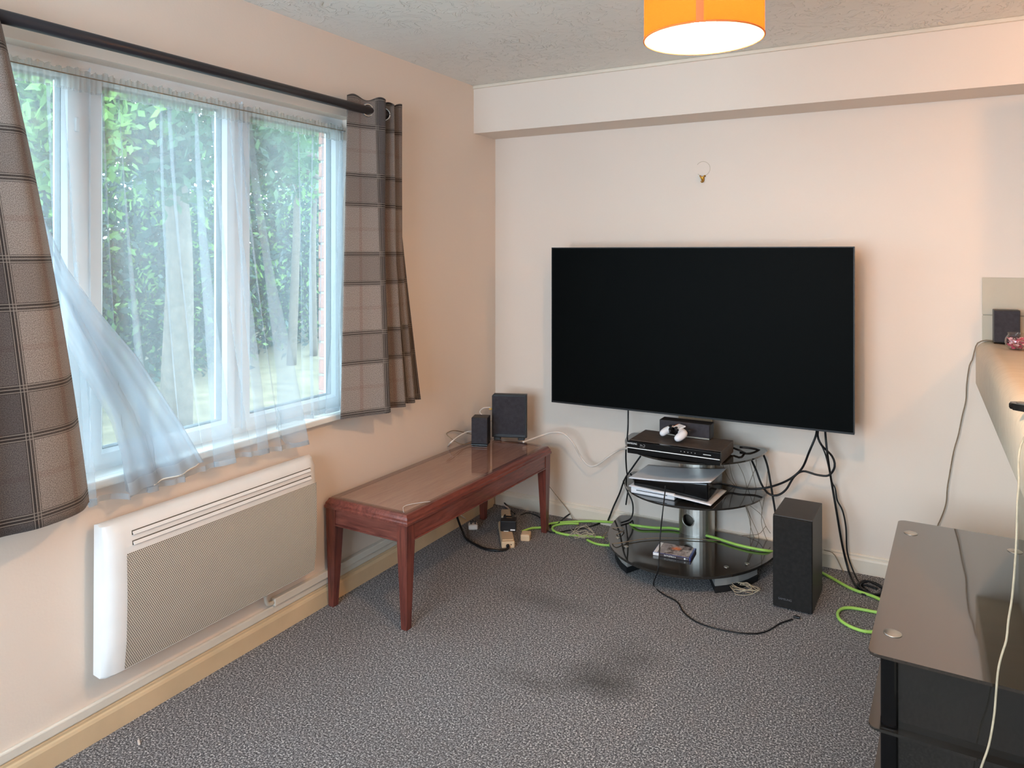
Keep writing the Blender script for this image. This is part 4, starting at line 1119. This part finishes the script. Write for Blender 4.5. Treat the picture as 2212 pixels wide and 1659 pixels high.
def subwoofer():
    t = thing('subwoofer', 'tall black subwoofer box standing on the carpet beside the glass stand', 'speaker', (1.728, -0.412, 0), math.radians(-2))
    w, d, h = 0.0775, 0.128, 0.382
    box('cabinet', -w, w, -d+0.006, d, 0.006, h, 'black_ash', t, 0.002)
    f = box('front_grille', -w+0.001, w-0.001, -d-0.004, -d+0.006, 0.006, h-0.004, 'sub_cloth', t, 0.003)
    text('lettering', 'SAMSUNG', 0.0115, 'dim_print', f, (-0.028, -d-0.0045, 0.042), (PI/2, 0, 0), sx=1.0)
    for sx in (-1, 1):
        for sy in (-1, 1):
            lathe('foot', [(0, 0), (0.010, 0), (0.010, 0.007), (0, 0.007)], 'rubber', t, 14, (sx*0.06, sy*0.10, 0))
subwoofer()

# ---------------------------------------------------------------- black glass stand at the right
def low_stand():
    t = thing('glass_media_table', 'black glass media table with steel discs beside the counter', 'table', (2.293, -1.118, 0), math.radians(-2.35))
    hx, hy = 0.205, 0.549
    def rr(hx, hy, r=0.022, n=5):
        pts = []
        for cx, cy, a0 in ((hx-r, hy-r, 0), (-hx+r, hy-r, 90), (-hx+r, -hy+r, 180), (hx-r, -hy+r, 270)):
            for i in range(n+1):
                a = math.radians(a0+90*i/n); pts.append((cx+r*math.cos(a), cy+r*math.sin(a)))
        return pts
    top = prism('glass_top', rr(hx, hy), 0.442, 0.450, 'black_glass_top', t, 0.0015, 2)
    prism('glass_shelf', rr(hx, hy), 0.254, 0.261, 'black_glass', t, 0.0015, 2)
    prism('glass_shelf', rr(hx, hy), 0.045, 0.053, 'black_glass', t, 0.0015, 2)
    for sx, sy in ((-1, -1), (-1, 1), (1, -1), (1, 1)):
        x, y = sx*(hx-0.048), sy*(hy-0.135)
        lathe('steel_disc', [(0, 0), (0.0225, 0), (0.0225, 0.0012), (0.021, 0.002), (0, 0.002)], 'steel', top, 32, (x, y, 0.450))
        yl = sy*(hy-0.030)
        for z0, z1 in ((0.0, 0.045), (0.053, 0.254), (0.261, 0.442)):
            bm = bmesh.new()
            add_box(bm, x-0.020, x+0.018, yl-0.016, yl+0.016, z0, z1, 0.006, 2)
            from_bm('leg', bm, 'black_gloss', t)
    for sy in (-1, 1):
        for z0, z1 in ((0.053, 0.254), (0.261, 0.442)):
            box('end_panel', -hx+0.068, hx-0.068, sy*(hy-0.034)-0.003, sy*(hy-0.034)+0.003, z0, z1, 'black_glass', t)
low_stand()

# ---------------------------------------------------------------- things on the counter
def counter_things():
    t = thing('counter_speaker', 'small black speaker on the counter against the tiles', 'speaker', (2.497, -0.066, 1.0926), math.radians(1))
    box('cabinet', -0.046, 0.046, -0.020, 0.040, 0.004, 0.140, 'black_ash', t, 0.003)
    box('grille', -0.044, 0.044, -0.0225, -0.0195, 0.008, 0.137, 'black_cloth', t, 0.001)
    box('base', -0.046, 0.046, -0.024, 0.04, 0.0, 0.005, 'black_gloss', t, 0.001)
    # round glass jar of pink petals
    g = thing('glass_jar', 'round glass jar filled with pink petals on the counter', 'jar', (2.512, -0.275, 1.0926))
    lathe('jar', [(0, 0.0), (0.024, 0.0), (0.034, 0.010), (0.039, 0.026), (0.037, 0.044), (0.029, 0.056), (0.028, 0.062), (0.031, 0.066),
                  (0.029, 0.066), (0.0265, 0.060), (0.0275, 0.055), (0.035, 0.043), (0.0368, 0.026), (0.032, 0.012), (0.023, 0.003), (0, 0.003)], 'jar_glass', g, 32)
    rnd = random.Random(4)
    for key in ('petal_pink', 'petal_pale'):
        bm = bmesh.new()
        for k in range(60):
            for _ in range(40):
                p = Vector((rnd.uniform(-0.034, 0.034), rnd.uniform(-0.034, 0.034), rnd.uniform(0.006, 0.046)))
                rr_ = 0.031 if p.z > 0.012 else 0.022
                if p.x**2+p.y**2 < rr_**2: break
            q = Matrix.Translation(p) @ Matrix.Rotation(rnd.uniform(0, 6.28), 4, 'Z') @ Matrix.Rotation(rnd.uniform(-1.2, 1.2), 4, 'X')
            vs = [bm.verts.new(q @ Vector(v)) for v in ((-0.008, 0, 0.001), (-0.003, -0.005, -0.001), (0.006, -0.003, 0.001), (0.006, 0.004, 0.001), (-0.003, 0.005, -0.001))]
            bm.faces.new(vs)
        from_bm('petals', bm, key, g, None, False, kind='stuff')
    # phone-like slab hanging over the counter edge
    p = thing('remote_control', 'dark rounded gadget lying at the counter edge', 'gadget', (2.442, -1.625, 1.0926), math.radians(-28))
    prism('body', [(0.075*math.copysign(abs(math.cos(a))**0.45, math.cos(a)), 0.024*math.copysign(abs(math.sin(a))**0.7, math.sin(a))) for a in [2*PI*i/36 for i in range(36)]], 0.0, 0.016, 'black_gloss', p, 0.004, 2)
    prism('face_plate', [(0.060*math.copysign(abs(math.cos(a))**0.45, math.cos(a)), 0.015*math.copysign(abs(math.sin(a))**0.7, math.sin(a))) for a in [2*PI*i/36 for i in range(36)]], 0.0158, 0.0172, 'steel_dark', p)
counter_things()

# ---------------------------------------------------------------- sockets and adaptors under the table
def sockets():
    t = thing('extension_strip', 'cream extension socket strip on the carpet under the coffee table', 'socket', (0.313, -0.428, 0), math.radians(33.5))
    w, l, h = 0.033, 0.142, 0.036
    box('body', -w, w, -l, l, 0.0, h, 'cream_plastic', t, 0.007, 3)
    box('raised_face', -w+0.005, w-0.005, -l+0.018, l-0.010, h-0.001, h+0.003, 'cream_plastic', t, 0.002)
    lathe('cable_gland', [(0, 0), (0.009, 0), (0.009, 0.010), (0, 0.010)], 'rubber', t, 16, (-0.002, -l-0.004, 0.017), axis='Y')
    box('keyhole', 0.012, 0.018, -l-0.0006, -l+0.001, 0.018, 0.022, 'rubber', t)
    a = thing('power_adaptor', 'square black plug-in adaptor with rating label on the socket strip', 'adaptor', (0.318, -0.420, 0.0395), math.radians(24))
    box('body', -0.036, 0.046, -0.026, 0.026, 0.0, 0.054, 'black_plastic', a, 0.004)
    box('rating_label', 0.016, 0.040, -0.0265, -0.0255, 0.006, 0.013, 'white_print', a)
    box('rating_label', -0.018, 0.006, -0.0268, -0.0255, 0.001, 0.004, 'white_print', a)
    for k, (x, y, rz) in enumerate(((0.286, -0.352, 20), (0.262, -0.316, 20))):
        p = thing('mains_plug', ('black mains plug next to the square adaptor', 'black mains plug at the far end of the socket strip')[k], 'plug', (x, y, 0.0395), math.radians(rz))
        box('body', -0.024, 0.026, -0.017, 0.017, 0.0, 0.034, 'black_plastic', p, 0.007, 3)
        box('cord_grip', 0.026, 0.046, -0.008, 0.008, 0.010, 0.024, 'black_plastic', p, 0.003)
        box('fuse_label', -0.012, 0.016, -0.006, 0.006, 0.0335, 0.0348, 'cream_plastic', p)
    b = thing('cube_adaptor', 'cream adaptor block half hidden behind the square black adaptor', 'adaptor', (0.412, -0.398, 0), math.radians(20))
    box('body', -0.024, 0.024, -0.030, 0.034, 0.0, 0.034, 'cream_plastic', b, 0.006, 3)
    box('socket_face', -0.017, 0.017, -0.022, 0.026, 0.0335, 0.0352, 'cream_plastic', b, 0.0006, 1)
    c = thing('socket_block', 'second cream socket block behind the strip near the wall corner', 'socket', (0.175, -0.185, 0), math.radians(30))
    box('body', -0.026, 0.026, -0.065, 0.045, 0.0, 0.036, 'cream_plastic', c, 0.005, 2)
    box('socket_face', -0.020, 0.020, -0.058, 0.038, 0.0355, 0.0372, 'cream_plastic', c, 0.0006, 1)
    # upturned three-pin plug
    u = thing('upturned_plug', 'white three-pin plug lying with its pins upward on the carpet', 'plug', (0.098, -0.405, 0), math.radians(35))
    box('body', -0.025, 0.025, -0.024, 0.024, 0.0, 0.027, 'cord_white', u, 0.008, 3)
    box('pin_face', -0.020, 0.020, -0.019, 0.019, 0.0265, 0.0285, 'cord_white', u, 0.0008, 1)
    for x, y, wx, wy in ((0, 0.012, 0.002, 0.004), (-0.011, -0.008, 0.0032, 0.002), (0.011, -0.008, 0.0032, 0.002)):
        box('pin', x-wx, x+wx, y-wy, y+wy, 0.028, 0.045, 'black_plastic', u, 0.0006, 1)
sockets()

# ---------------------------------------------------------------- curtains
def spline1(xs, n):
    pts = smooth_path([(a, b, 0) for a, b in xs], 0.001)
    P = np.array([(p.x, p.y) for p in pts])
    d = np.concatenate(([0], np.cumsum(np.hypot(*np.diff(P, axis=0).T))))
    s = np.linspace(0, d[-1], n)
    return np.stack((np.interp(s, d, P[:, 0]), np.interp(s, d, P[:, 1])), 1), d[-1]
def curtain(name, label, top, bot, ztop, zbot, phase, rings, mid=None):
    n, m = 90, 60
    A, la = spline1(top, n); B, lb = spline1(bot, n)
    loc = Vector((bot[0][1], bot[0][0], zbot))
    t = thing(name, label, 'curtain', loc, 0, 'plaid curtains at the window')
    rows, uvs = [], []
    for i in range(m+1):
        k = i/m
        kk = k**1.15 if mid is None else mid(k)
        P = A*(1-kk)+B*kk
        r, q = [], []
        for j in range(n):
            y, x = P[j]
            z = ztop + (zbot-ztop)*k
            if i == 0: z += 0.010*math.sin(j*0.35)
            r.append((x-loc.x, y-loc.y, z-loc.z)); q.append((phase + lb*j/(n-1), k*(ztop-zbot)+0.02))
        rows.append(r); uvs.append(q)
    o = grid_mesh('cloth', rows, uvs, 'plaid_wool', t)
    so = o.modifiers.new('thick', 'SOLIDIFY'); so.thickness = 0.0022; so.offset = 0
    # eyelet rings where the cloth crosses the pole
    for y, x, ang in rings:
        bm = bmesh.new()
        mt = Matrix.Translation((x-loc.x, y-loc.y, 2.083-loc.z)) @ Matrix.Rotation(ang, 4, 'Z')
        ring = [mt @ Vector((0, 0.0255*math.cos(a), 0.0255*math.sin(a))) for a in [2*PI*i/28 for i in range(29)]]
        tube_bm(bm, ring, 0.0050, 8)
        from_bm('eyelet', bm, 'ring_silver', t, None, True)
    return t
curtain('window_curtain', 'brown plaid eyelet curtain gathered at the right side of the window',
        [(-1.362, 0.070), (-1.275, 0.098), (-1.195, 0.142), (-1.180, 0.060), (-1.128, 0.136), (-1.116, 0.055), (-1.056, 0.124), (-1.042, 0.045)],
        [(-1.408, 0.075), (-1.30, 0.125), (-1.200, 0.172), (-1.185, 0.060), (-1.075, 0.160), (-1.062, 0.050), (-0.985, 0.145), (-0.972, 0.045), (-0.905, 0.120)],
        2.135, 0.778, 0.170, ((-1.268, 0.103, math.radians(-21)), (-1.155, 0.1, math.radians(-50))))
curtain('window_curtain', 'brown plaid curtain hanging close at the left edge of the photo',
        [(-2.715, 0.070), (-2.76, 0.130), (-2.83, 0.080), (-2.90, 0.132), (-2.98, 0.075), (-3.10, 0.130)],
        [(-2.476, 0.085), (-2.545, 0.150), (-2.66, 0.172), (-2.76, 0.150), (-2.86, 0.205), (-3.00, 0.130), (-3.16, 0.18)],
        2.125, 0.752, 0.165, ((-2.735, 0.1, math.radians(50)),), mid=lambda k: k*(1.32-0.32*k) if k < 1 else 1)

pole = thing('curtain_pole', 'dark grey metal curtain pole above the window', 'curtain pole', (0.1, -2.2, 2.083))
bm = bmesh.new(); tube_bm(bm, [Vector((0, y, 0)) for y in (-1.2, 0.0, 1.085)], 0.0185, 20)
from_bm('rod', bm, 'pole_black', pole, None, True)
for y in (-1.21,):
    lathe('finial', [(0, -0.012), (0.019, -0.012), (0.022, 0), (0.019, 0.012), (0, 0.012)], 'pole_black', pole, 20, (0, y, 0)).rotation_euler = (PI/2, 0, 0)
for y in (-1.05, 1.06):
    box('pole_bracket', -0.099, -0.014, y-0.008, y+0.008, -0.012, 0.012, 'pole_black', pole, 0.003)

# ---------------------------------------------------------------- net curtains
def smooth01(x):
    x = max(0.0, min(1.0, x)); return x*x*(3-2*x)
def net_main():
    t = thing('net_curtain', 'white sheer net curtain gathered across the window', 'net curtain', (0.0, -1.95, 0.70))
    rnd = random.Random(11)
    n, m = 260, 70
    ztop = 1.962
    folds = [(0.05, 0.010, 0.05, 0.0), (0.11, 0.014, 0.07, 0.03), (0.19, 0.008, 0.045, 0.02), (0.26, 0.013, 0.08, 0.05), (0.335, 0.008, 0.05, 0.01), (0.40, 0.010, 0.06, 0.05), (0.452, 0.018, 0.15, 0.02), (0.535, 0.009, 0.055, 0.05),
             (0.585, 0.014, 0.09, 0.04), (0.65, 0.009, 0.06, 0.07), (0.715, 0.024, 0.20, 0.09), (0.785, 0.008, 0.05, -0.02), (0.82, 0.011, 0.07, -0.03), (0.865, 0.008, 0.05, -0.02), (0.915, 0.020, 0.16, -0.06), (0.965, 0.009, 0.06, -0.01)]
    ph = [rnd.uniform(0, 6.28) for _ in range(6)]
    rows, uvs, hemrows, hemuv = [], [], [], []
    def P(s, k):
        s = s*(1.515/1.335) - 0.18/1.335
        y = -2.60 + 1.335*s
        lean = -0.055*(1-k)*math.exp(-((s-0.72)/0.12)**2) + 0.02*(1-k)*math.exp(-((s-0.92)/0.08)**2)
        right = smooth01((s-0.715)/0.03)          # the part that rests on the sill
        zb = 0.728*(1-right) + 0.796*right + 0.010*math.sin(14*s+1.0)*(1-right)
        z = ztop + (zb-ztop)*k
        x = -0.034 + (0.088*(1-right) + 0.020*right)*k**1.6
        a = 0.004 + 0.016*k
        x += a*(0.5*math.sin(2*PI*8.3*s+ph[0]+0.8*k) + 0.35*math.sin(2*PI*15.7*s+ph[1]-1.2*k) + 0.3*math.sin(2*PI*27*s+ph[2])*(1-0.7*k))
        for sk, w, amp, ln in folds:
            d = (s-sk-ln*(k-1.0)-0.006*math.sin(3*k+sk*9))/w
            g = math.exp(-d*d)
            y += -amp*((0.35+0.65*k) if w > 0.0125 else (0.75-0.62*k))*0.85*d*g
            x += (0.010+0.016*k)*g
        if k > 0.9 and right < 0.5: x = max(x, 0.040+0.02*(k-0.9)*10*0.2)
        x = max(x, -0.045)
        return (x, y+lean+1.95, z-0.70)
    for i in range(m+1):
        k = i/m
        rows.append([P(j/(n-1), k) for j in range(n)]); uvs.append([(j/(n-1)*3.0, k*1.25) for j in range(n)])
    cl = grid_mesh('cloth', rows, uvs, 'net_sheer', t)
    hem = [[P(j/(n-1), k) for j in range(n)] for k in (0.986, 0.993, 1.0)]
    grid_mesh('hem', [[(x+0.0012, y, z) for x, y, z in r] for r in hem], [[(j*0.01, i*0.01) for j in range(n)] for i in range(3)], 'net_hem', cl)
    # gathered heading with a ruffled top
    hr, hu = [], []
    for i in range(9):
        k = i/8
        r = []
        for j in range(420):
            s = j/419
            y = -2.98 + 1.715*s
            amp = 0.0035 + 0.004*abs(k-0.55)
            x = -0.034 + amp*math.sin(2*PI*95*s+2.0*math.sin(23*s)) + 0.002*math.sin(2*PI*31*s)
            z = 2.022 - 0.066*k + (0.004*math.sin(2*PI*61*s)+0.003*math.sin(2*PI*17*s))*(1 if i == 0 else 0.0) + 0.0015*math.sin(2*PI*40*s)*(1 if i == 8 else 0)
            r.append((x, y+1.95, z-0.70))
        hr.append(r); hu.append([(j*0.01, k*0.06) for j in range(420)])
    grid_mesh('heading', hr, hu, 'net_header', t)
    tube('stretch_wire', [(-0.030, -2.985+1.95, 2.004-0.70), (-0.029, -2.1+1.95, 2.001-0.70), (-0.030, -1.262+1.95, 2.004-0.70)], 0.0016, 'cord_grey', t)
    for y in (-2.985, -1.262):
        lathe('wire_eye', [(0, 0), (0.004, 0), (0.004, 0.03), (0, 0.03)], 'ring_silver', t, 10, (-0.06, y+1.95, 2.004-0.70), axis='X')
net_main()
def net_blown():
    t = thing('net_curtain', 'white sheer net panel blown out past the left plaid curtain', 'net curtain', (0.05, -2.4, 0.73))
    # control of the free right edge and of the inner fold, as (z, y)
    er = ([0.770, 0.90, 1.02, 1.147, 1.30, 1.426, 1.56, 1.683, 1.85, 1.97], [-2.080, -2.150, -2.222, -2.300, -2.420, -2.505, -2.562, -2.602, -2.640, -2.66])
    el = ([0.735, 0.90, 1.00, 1.12, 1.30, 1.45, 1.60, 1.70, 1.97], [-2.335, -2.350, -2.368, -2.423, -2.490, -2.535, -2.58, -2.63, -2.72])
    n, m = 110, 64
    rows, uvs = [], []
    for i in range(m+1):
        k = i/m
        r, q = [], []
        for j in range(n):
            s = j/(n-1)
            zr = 1.97 + (0.770-1.97)*k
            yr = float(np.interp(zr, *er)); yl = float(np.interp(zr, *el))
            y0 = yl - 0.015 - 0.10*(1-k)          # left end, tucked behind the plaid curtain higher up
            xb = 0.004 + 0.075*k**1.3
            if s < 0.40:                          # front layer: hidden left end to the free edge
                f = s/0.40; y = y0 + (yr-y0)*f
                x = xb + 0.010*k*math.sin(9*f+1.5*k) + 0.006*k*math.sin(23*f)
                zz = 0.735 + 0.035*f**1.4
            elif s < 0.70:                        # turned back layer
                f = (s-0.40)/0.30; y = yr + (yl-yr)*f
                x = xb - 0.016*math.sin(PI*min(1, f*1.2))*(0.3+k) + 0.008*k*math.sin(17*f+2*k) - 0.004
                zz = 0.770 - 0.040*f
            else:                                 # and forward again part of the way
                f = (s-0.70)/0.30; y = yl + (yr-0.04-yl)*f
                x = xb - 0.024*(0.3+k) + 0.007*k*math.sin(13*f+3*k) - 0.006
                zz = 0.735 + 0.030*f
            z = 1.97 + (zz-1.97)*k
            x += 0.004*k*math.sin(40*s+3*k)
            r.append((x-0.05, y+2.4, z-0.73)); q.append((s*1.6, k*1.2))
        rows.append(r); uvs.append(q)
    cl = grid_mesh('cloth', rows, uvs, 'net_blown', t)
    grid_mesh('hem', [[(x+0.0012, y, z) for x, y, z in r[:44]] for r in rows[-3:]], [[(j*0.01, i*0.01) for j in range(44)] for i in range(3)], 'net_hem', cl)
    tube('hem_cord', [rows[-1][j] for j in range(14, 44, 3)], 0.0022, 'trunking', cl)
net_blown()

# ---------------------------------------------------------------- garden outside
rndt = np.random.default_rng(7)
def foliage(name, parent, centers, n, size, mat, spread=(1, 1, 1), droop=0.0):
    c = np.array(centers)
    idx = rndt.integers(0, len(c), n)
    p = c[idx, :3] + rndt.normal(size=(n, 3))*c[idx, 3:4]*np.array(spread)*0.55
    s = size*rndt.uniform(0.6, 1.4, n)
    a = rndt.normal(size=(n, 3)); a /= np.linalg.norm(a, axis=1)[:, None]
    b = np.cross(a, rndt.normal(size=(n, 3))); b /= np.linalg.norm(b, axis=1)[:, None]
    a = a*s[:, None]; b = b*(s*0.5)[:, None]
    v = np.stack((p-a, p+b, p+a*1.1, p-b), 1).reshape(-1, 3)
    me = bpy.data.meshes.new(name)
    me.from_pydata(v.tolist(), [], [(4*i, 4*i+1, 4*i+2, 4*i+3) for i in range(n)]); me.update()
    return new_obj(name, me, mat, parent, None, False, kind='stuff')
def tree(name, label, base, trunk, r, crown, n, size, mat, branches=(), group='trees in the garden', spread=(1, 1, 1), cat='tree', extra=None):
    t = thing(name, label, cat, base, 0, group)
    if trunk:
        bm = bmesh.new()
        p = smooth_path(trunk, 0.15)
        tube_bm(bm, p, r, 10, [r*(1-0.55*i/len(p)) for i in range(len(p))])
        from_bm('trunk', bm, 'bark', t, None, True)
    for b in branches:
        bm = bmesh.new(); p = smooth_path(b[1], 0.1)
        tube_bm(bm, p, b[0], 7, [b[0]*(1-0.6*i/len(p)) for i in range(len(p))])
        from_bm('branch', bm, 'bark', t, None, True)
    foliage('foliage', t, crown, n, size, mat, spread)
    if extra:
        foliage('highlight_leaves', t, [(c[0]+0.15, c[1], c[2]+0.05, c[3]) for c in crown], extra[0], extra[1], 'leaf_light', spread)  # leaf highlights painted as a scatter of paler leaves on the near side
G0 = -0.12
tree('broad_tree', 'thick trunked broadleaf tree seen through the middle pane', (-3.6, 0.55, G0), [(0, 0, 0), (0.03, 0.02, 1.5), (-0.02, 0.0, 2.6), (0.05, 0.05, 3.4)], 0.15,
     [(0.3, -0.9, 2.8, 0.55), (0.2, 0.9, 2.9, 0.55), (0, 0, 3.1, 0.5), (0.8, -0.2, 2.9, 0.45), (0.6, 0.6, 2.5, 0.35), (0.8, -0.6, 2.35, 0.3)], 6000, 0.048, 'leaf_mid',
     [(0.045, [(0, 0, 2.3), (0.4, 0.7, 2.55), (0.7, 1.6, 2.5)]), (0.04, [(0, 0, 2.2), (0.4, -0.7, 2.35), (0.5, -1.5, 2.6)]), (0.03, [(0.4, 0.7, 2.55), (0.9, 1.1, 2.2)])])
tree('slim_tree', 'slim trunked tree seen through the right pane', (-5.6, 3.9, G0), [(0, 0, 0), (0.05, 0.05, 2.0), (0.0, 0.1, 3.9)], 0.07,
     [(0.2, -0.3, 3.6, 0.7), (0, 0.6, 3.4, 0.7), (0.4, 0.1, 2.9, 0.4)], 3200, 0.055, 'leaf_light',
     [(0.04, [(0, 0, 2.5), (0.3, -0.8, 2.9), (0.4, -1.6, 3.0)]), (0.035, [(0, 0.05, 2.6), (0.2, 0.8, 2.75), (0.3, 1.5, 2.7)])])
tree('slim_tree', 'second slim tree just right of the first beyond the right pane', (-6.0, 4.75, G0), [(0, 0, 0), (-0.05, 0.05, 2.0), (0.05, 0.1, 3.9)], 0.06,
     [(0.2, -0.3, 3.6, 0.6), (0, 0.5, 3.2, 0.6)], 2800, 0.055, 'leaf_light')
tree('overhanging_tree', 'leafy boughs overhanging the left pane of the window', (-3.2, -1.6, G0), [(0, 0, 0), (0.0, 0.05, 2.0), (0.1, 0.1, 3.1)], 0.10,
     [(0.2, 0.5, 2.7, 0.45), (0.1, 1.1, 2.8, 0.45), (0.0, -0.2, 2.8, 0.45), (0.3, 0.8, 2.4, 0.35)], 6000, 0.042, 'leaf_light',
     [(0.035, [(0, 0, 2.2), (0.2, 0.7, 2.4), (0.3, 1.5, 2.3)]), (0.03, [(0, 0, 2.5), (0.2, 0.6, 2.8), (0.4, 1.3, 2.9)])])
hd = [(-5.6, -0.6), (-6.2, 0.9), (-6.4, 2.3), (-7.2, 3.9), (-7.6, 5.6), (-8.2, 7.4)]
names = ['leftmost', 'second from the left', 'third from the left', 'fourth from the left', 'second from the right', 'rightmost']
for i, (x, y) in enumerate(hd):
    hgt = [2.7, 3.3, 2.6, 2.5, 2.7, 3.3][i]
    tree('evergreen_shrub', 'tall dark evergreen shrub at the garden end, %s of the row' % names[i], (x, y, G0), [(0, 0, 0), (0.03, 0, hgt*0.6)], 0.05,
         [(0, 0, hgt*f, 0.62*(1.15-0.55*f)) for f in (0.12, 0.25, 0.4, 0.55, 0.7, 0.85)] + [(0.1, 0.5, hgt*0.4, 0.5), (0, -0.5, hgt*0.35, 0.5)], 6500, 0.055, 'leaf_dark', group='evergreen shrubs along the garden end', spread=(1.0, 1.25, 1), cat='shrub', extra=(1500, 0.05))
for i, (x, y, hgt) in enumerate(((-9.2, 0.6, 4.2), (-9.8, 2.9, 4.4), (-10.2, 5.2, 4.3), (-10.8, 7.6, 4.6), (-11.4, 10.2, 4.8))):
    tree('conifer', 'far dark conifer behind the shrub row, %s of the five' % ('leftmost', 'second from the left', 'middle one', 'second from the right', 'rightmost')[i], (x, y, G0), [(0, 0, 0), (0.03, 0, hgt*0.7)], 0.08,
         [(0, 0, hgt*f, 0.95*(1.1-0.6*f)) for f in (0.1, 0.25, 0.4, 0.55, 0.7, 0.85)], 5000, 0.075, 'leaf_dark', group='far conifers beyond the shrubs', spread=(0.8, 1.5, 1.0))

# ---------------------------------------------------------------- cables and small litter
for nm, lb, mt, r, pts, grp in CABLES:
    z = min(p[2] for p in pts)
    o = tube(nm, pts, r, mt, None, 7)
    tag(o, lb, 'cable', grp)
def tangle(name, label, c, rad, mat, r, loops, seed, lift=0.02):
    rn = random.Random(seed); pts = []
    for k in range(loops*6):
        a = k*PI/3 + rn.uniform(-0.4, 0.4)
        q = rad*rn.uniform(0.35, 1.0)
        pts.append((c[0]+q*math.cos(a)*1.25, c[1]+q*math.sin(a)*0.85, r+0.001+lift*rn.random()))
    o = tube(name, pts, r, mat, None, 6, step=0.008)
    tag(o, label, 'cable')
tangle('speaker_wire', 'tangled bundle of thin pale wire on the carpet in front of the glass stand', (1.515, -0.462), 0.062, 'cord_pale', 0.0014, 6, 3, 0.03)
tangle('speaker_wire', 'snarl of thin brown wire on the carpet between table leg and glass stand', (0.665, -0.262), 0.060, 'cord_pale', 0.0014, 6, 5, 0.06)
tube_end = box('cable_connector', 1.735, 1.762, -0.603, -0.591, 0.0008, 0.0095, 'cord_black', None, 0.003)
tag(tube_end, 'small black connector at the end of the cable on the open carpet', 'connector')
lt = bmesh.new(); add_box(lt, -0.003, 0.003, -0.012, 0.012, 0, 0.004, 0.001, 1)
o = from_bm('litter_scrap', lt, 'cord_white', None, (0.132, -2.353, 0.0005)); o.rotation_euler = (0, 0, math.radians(62))
tag(o, 'tiny white scrap lying on the carpet below the heater', 'litter')
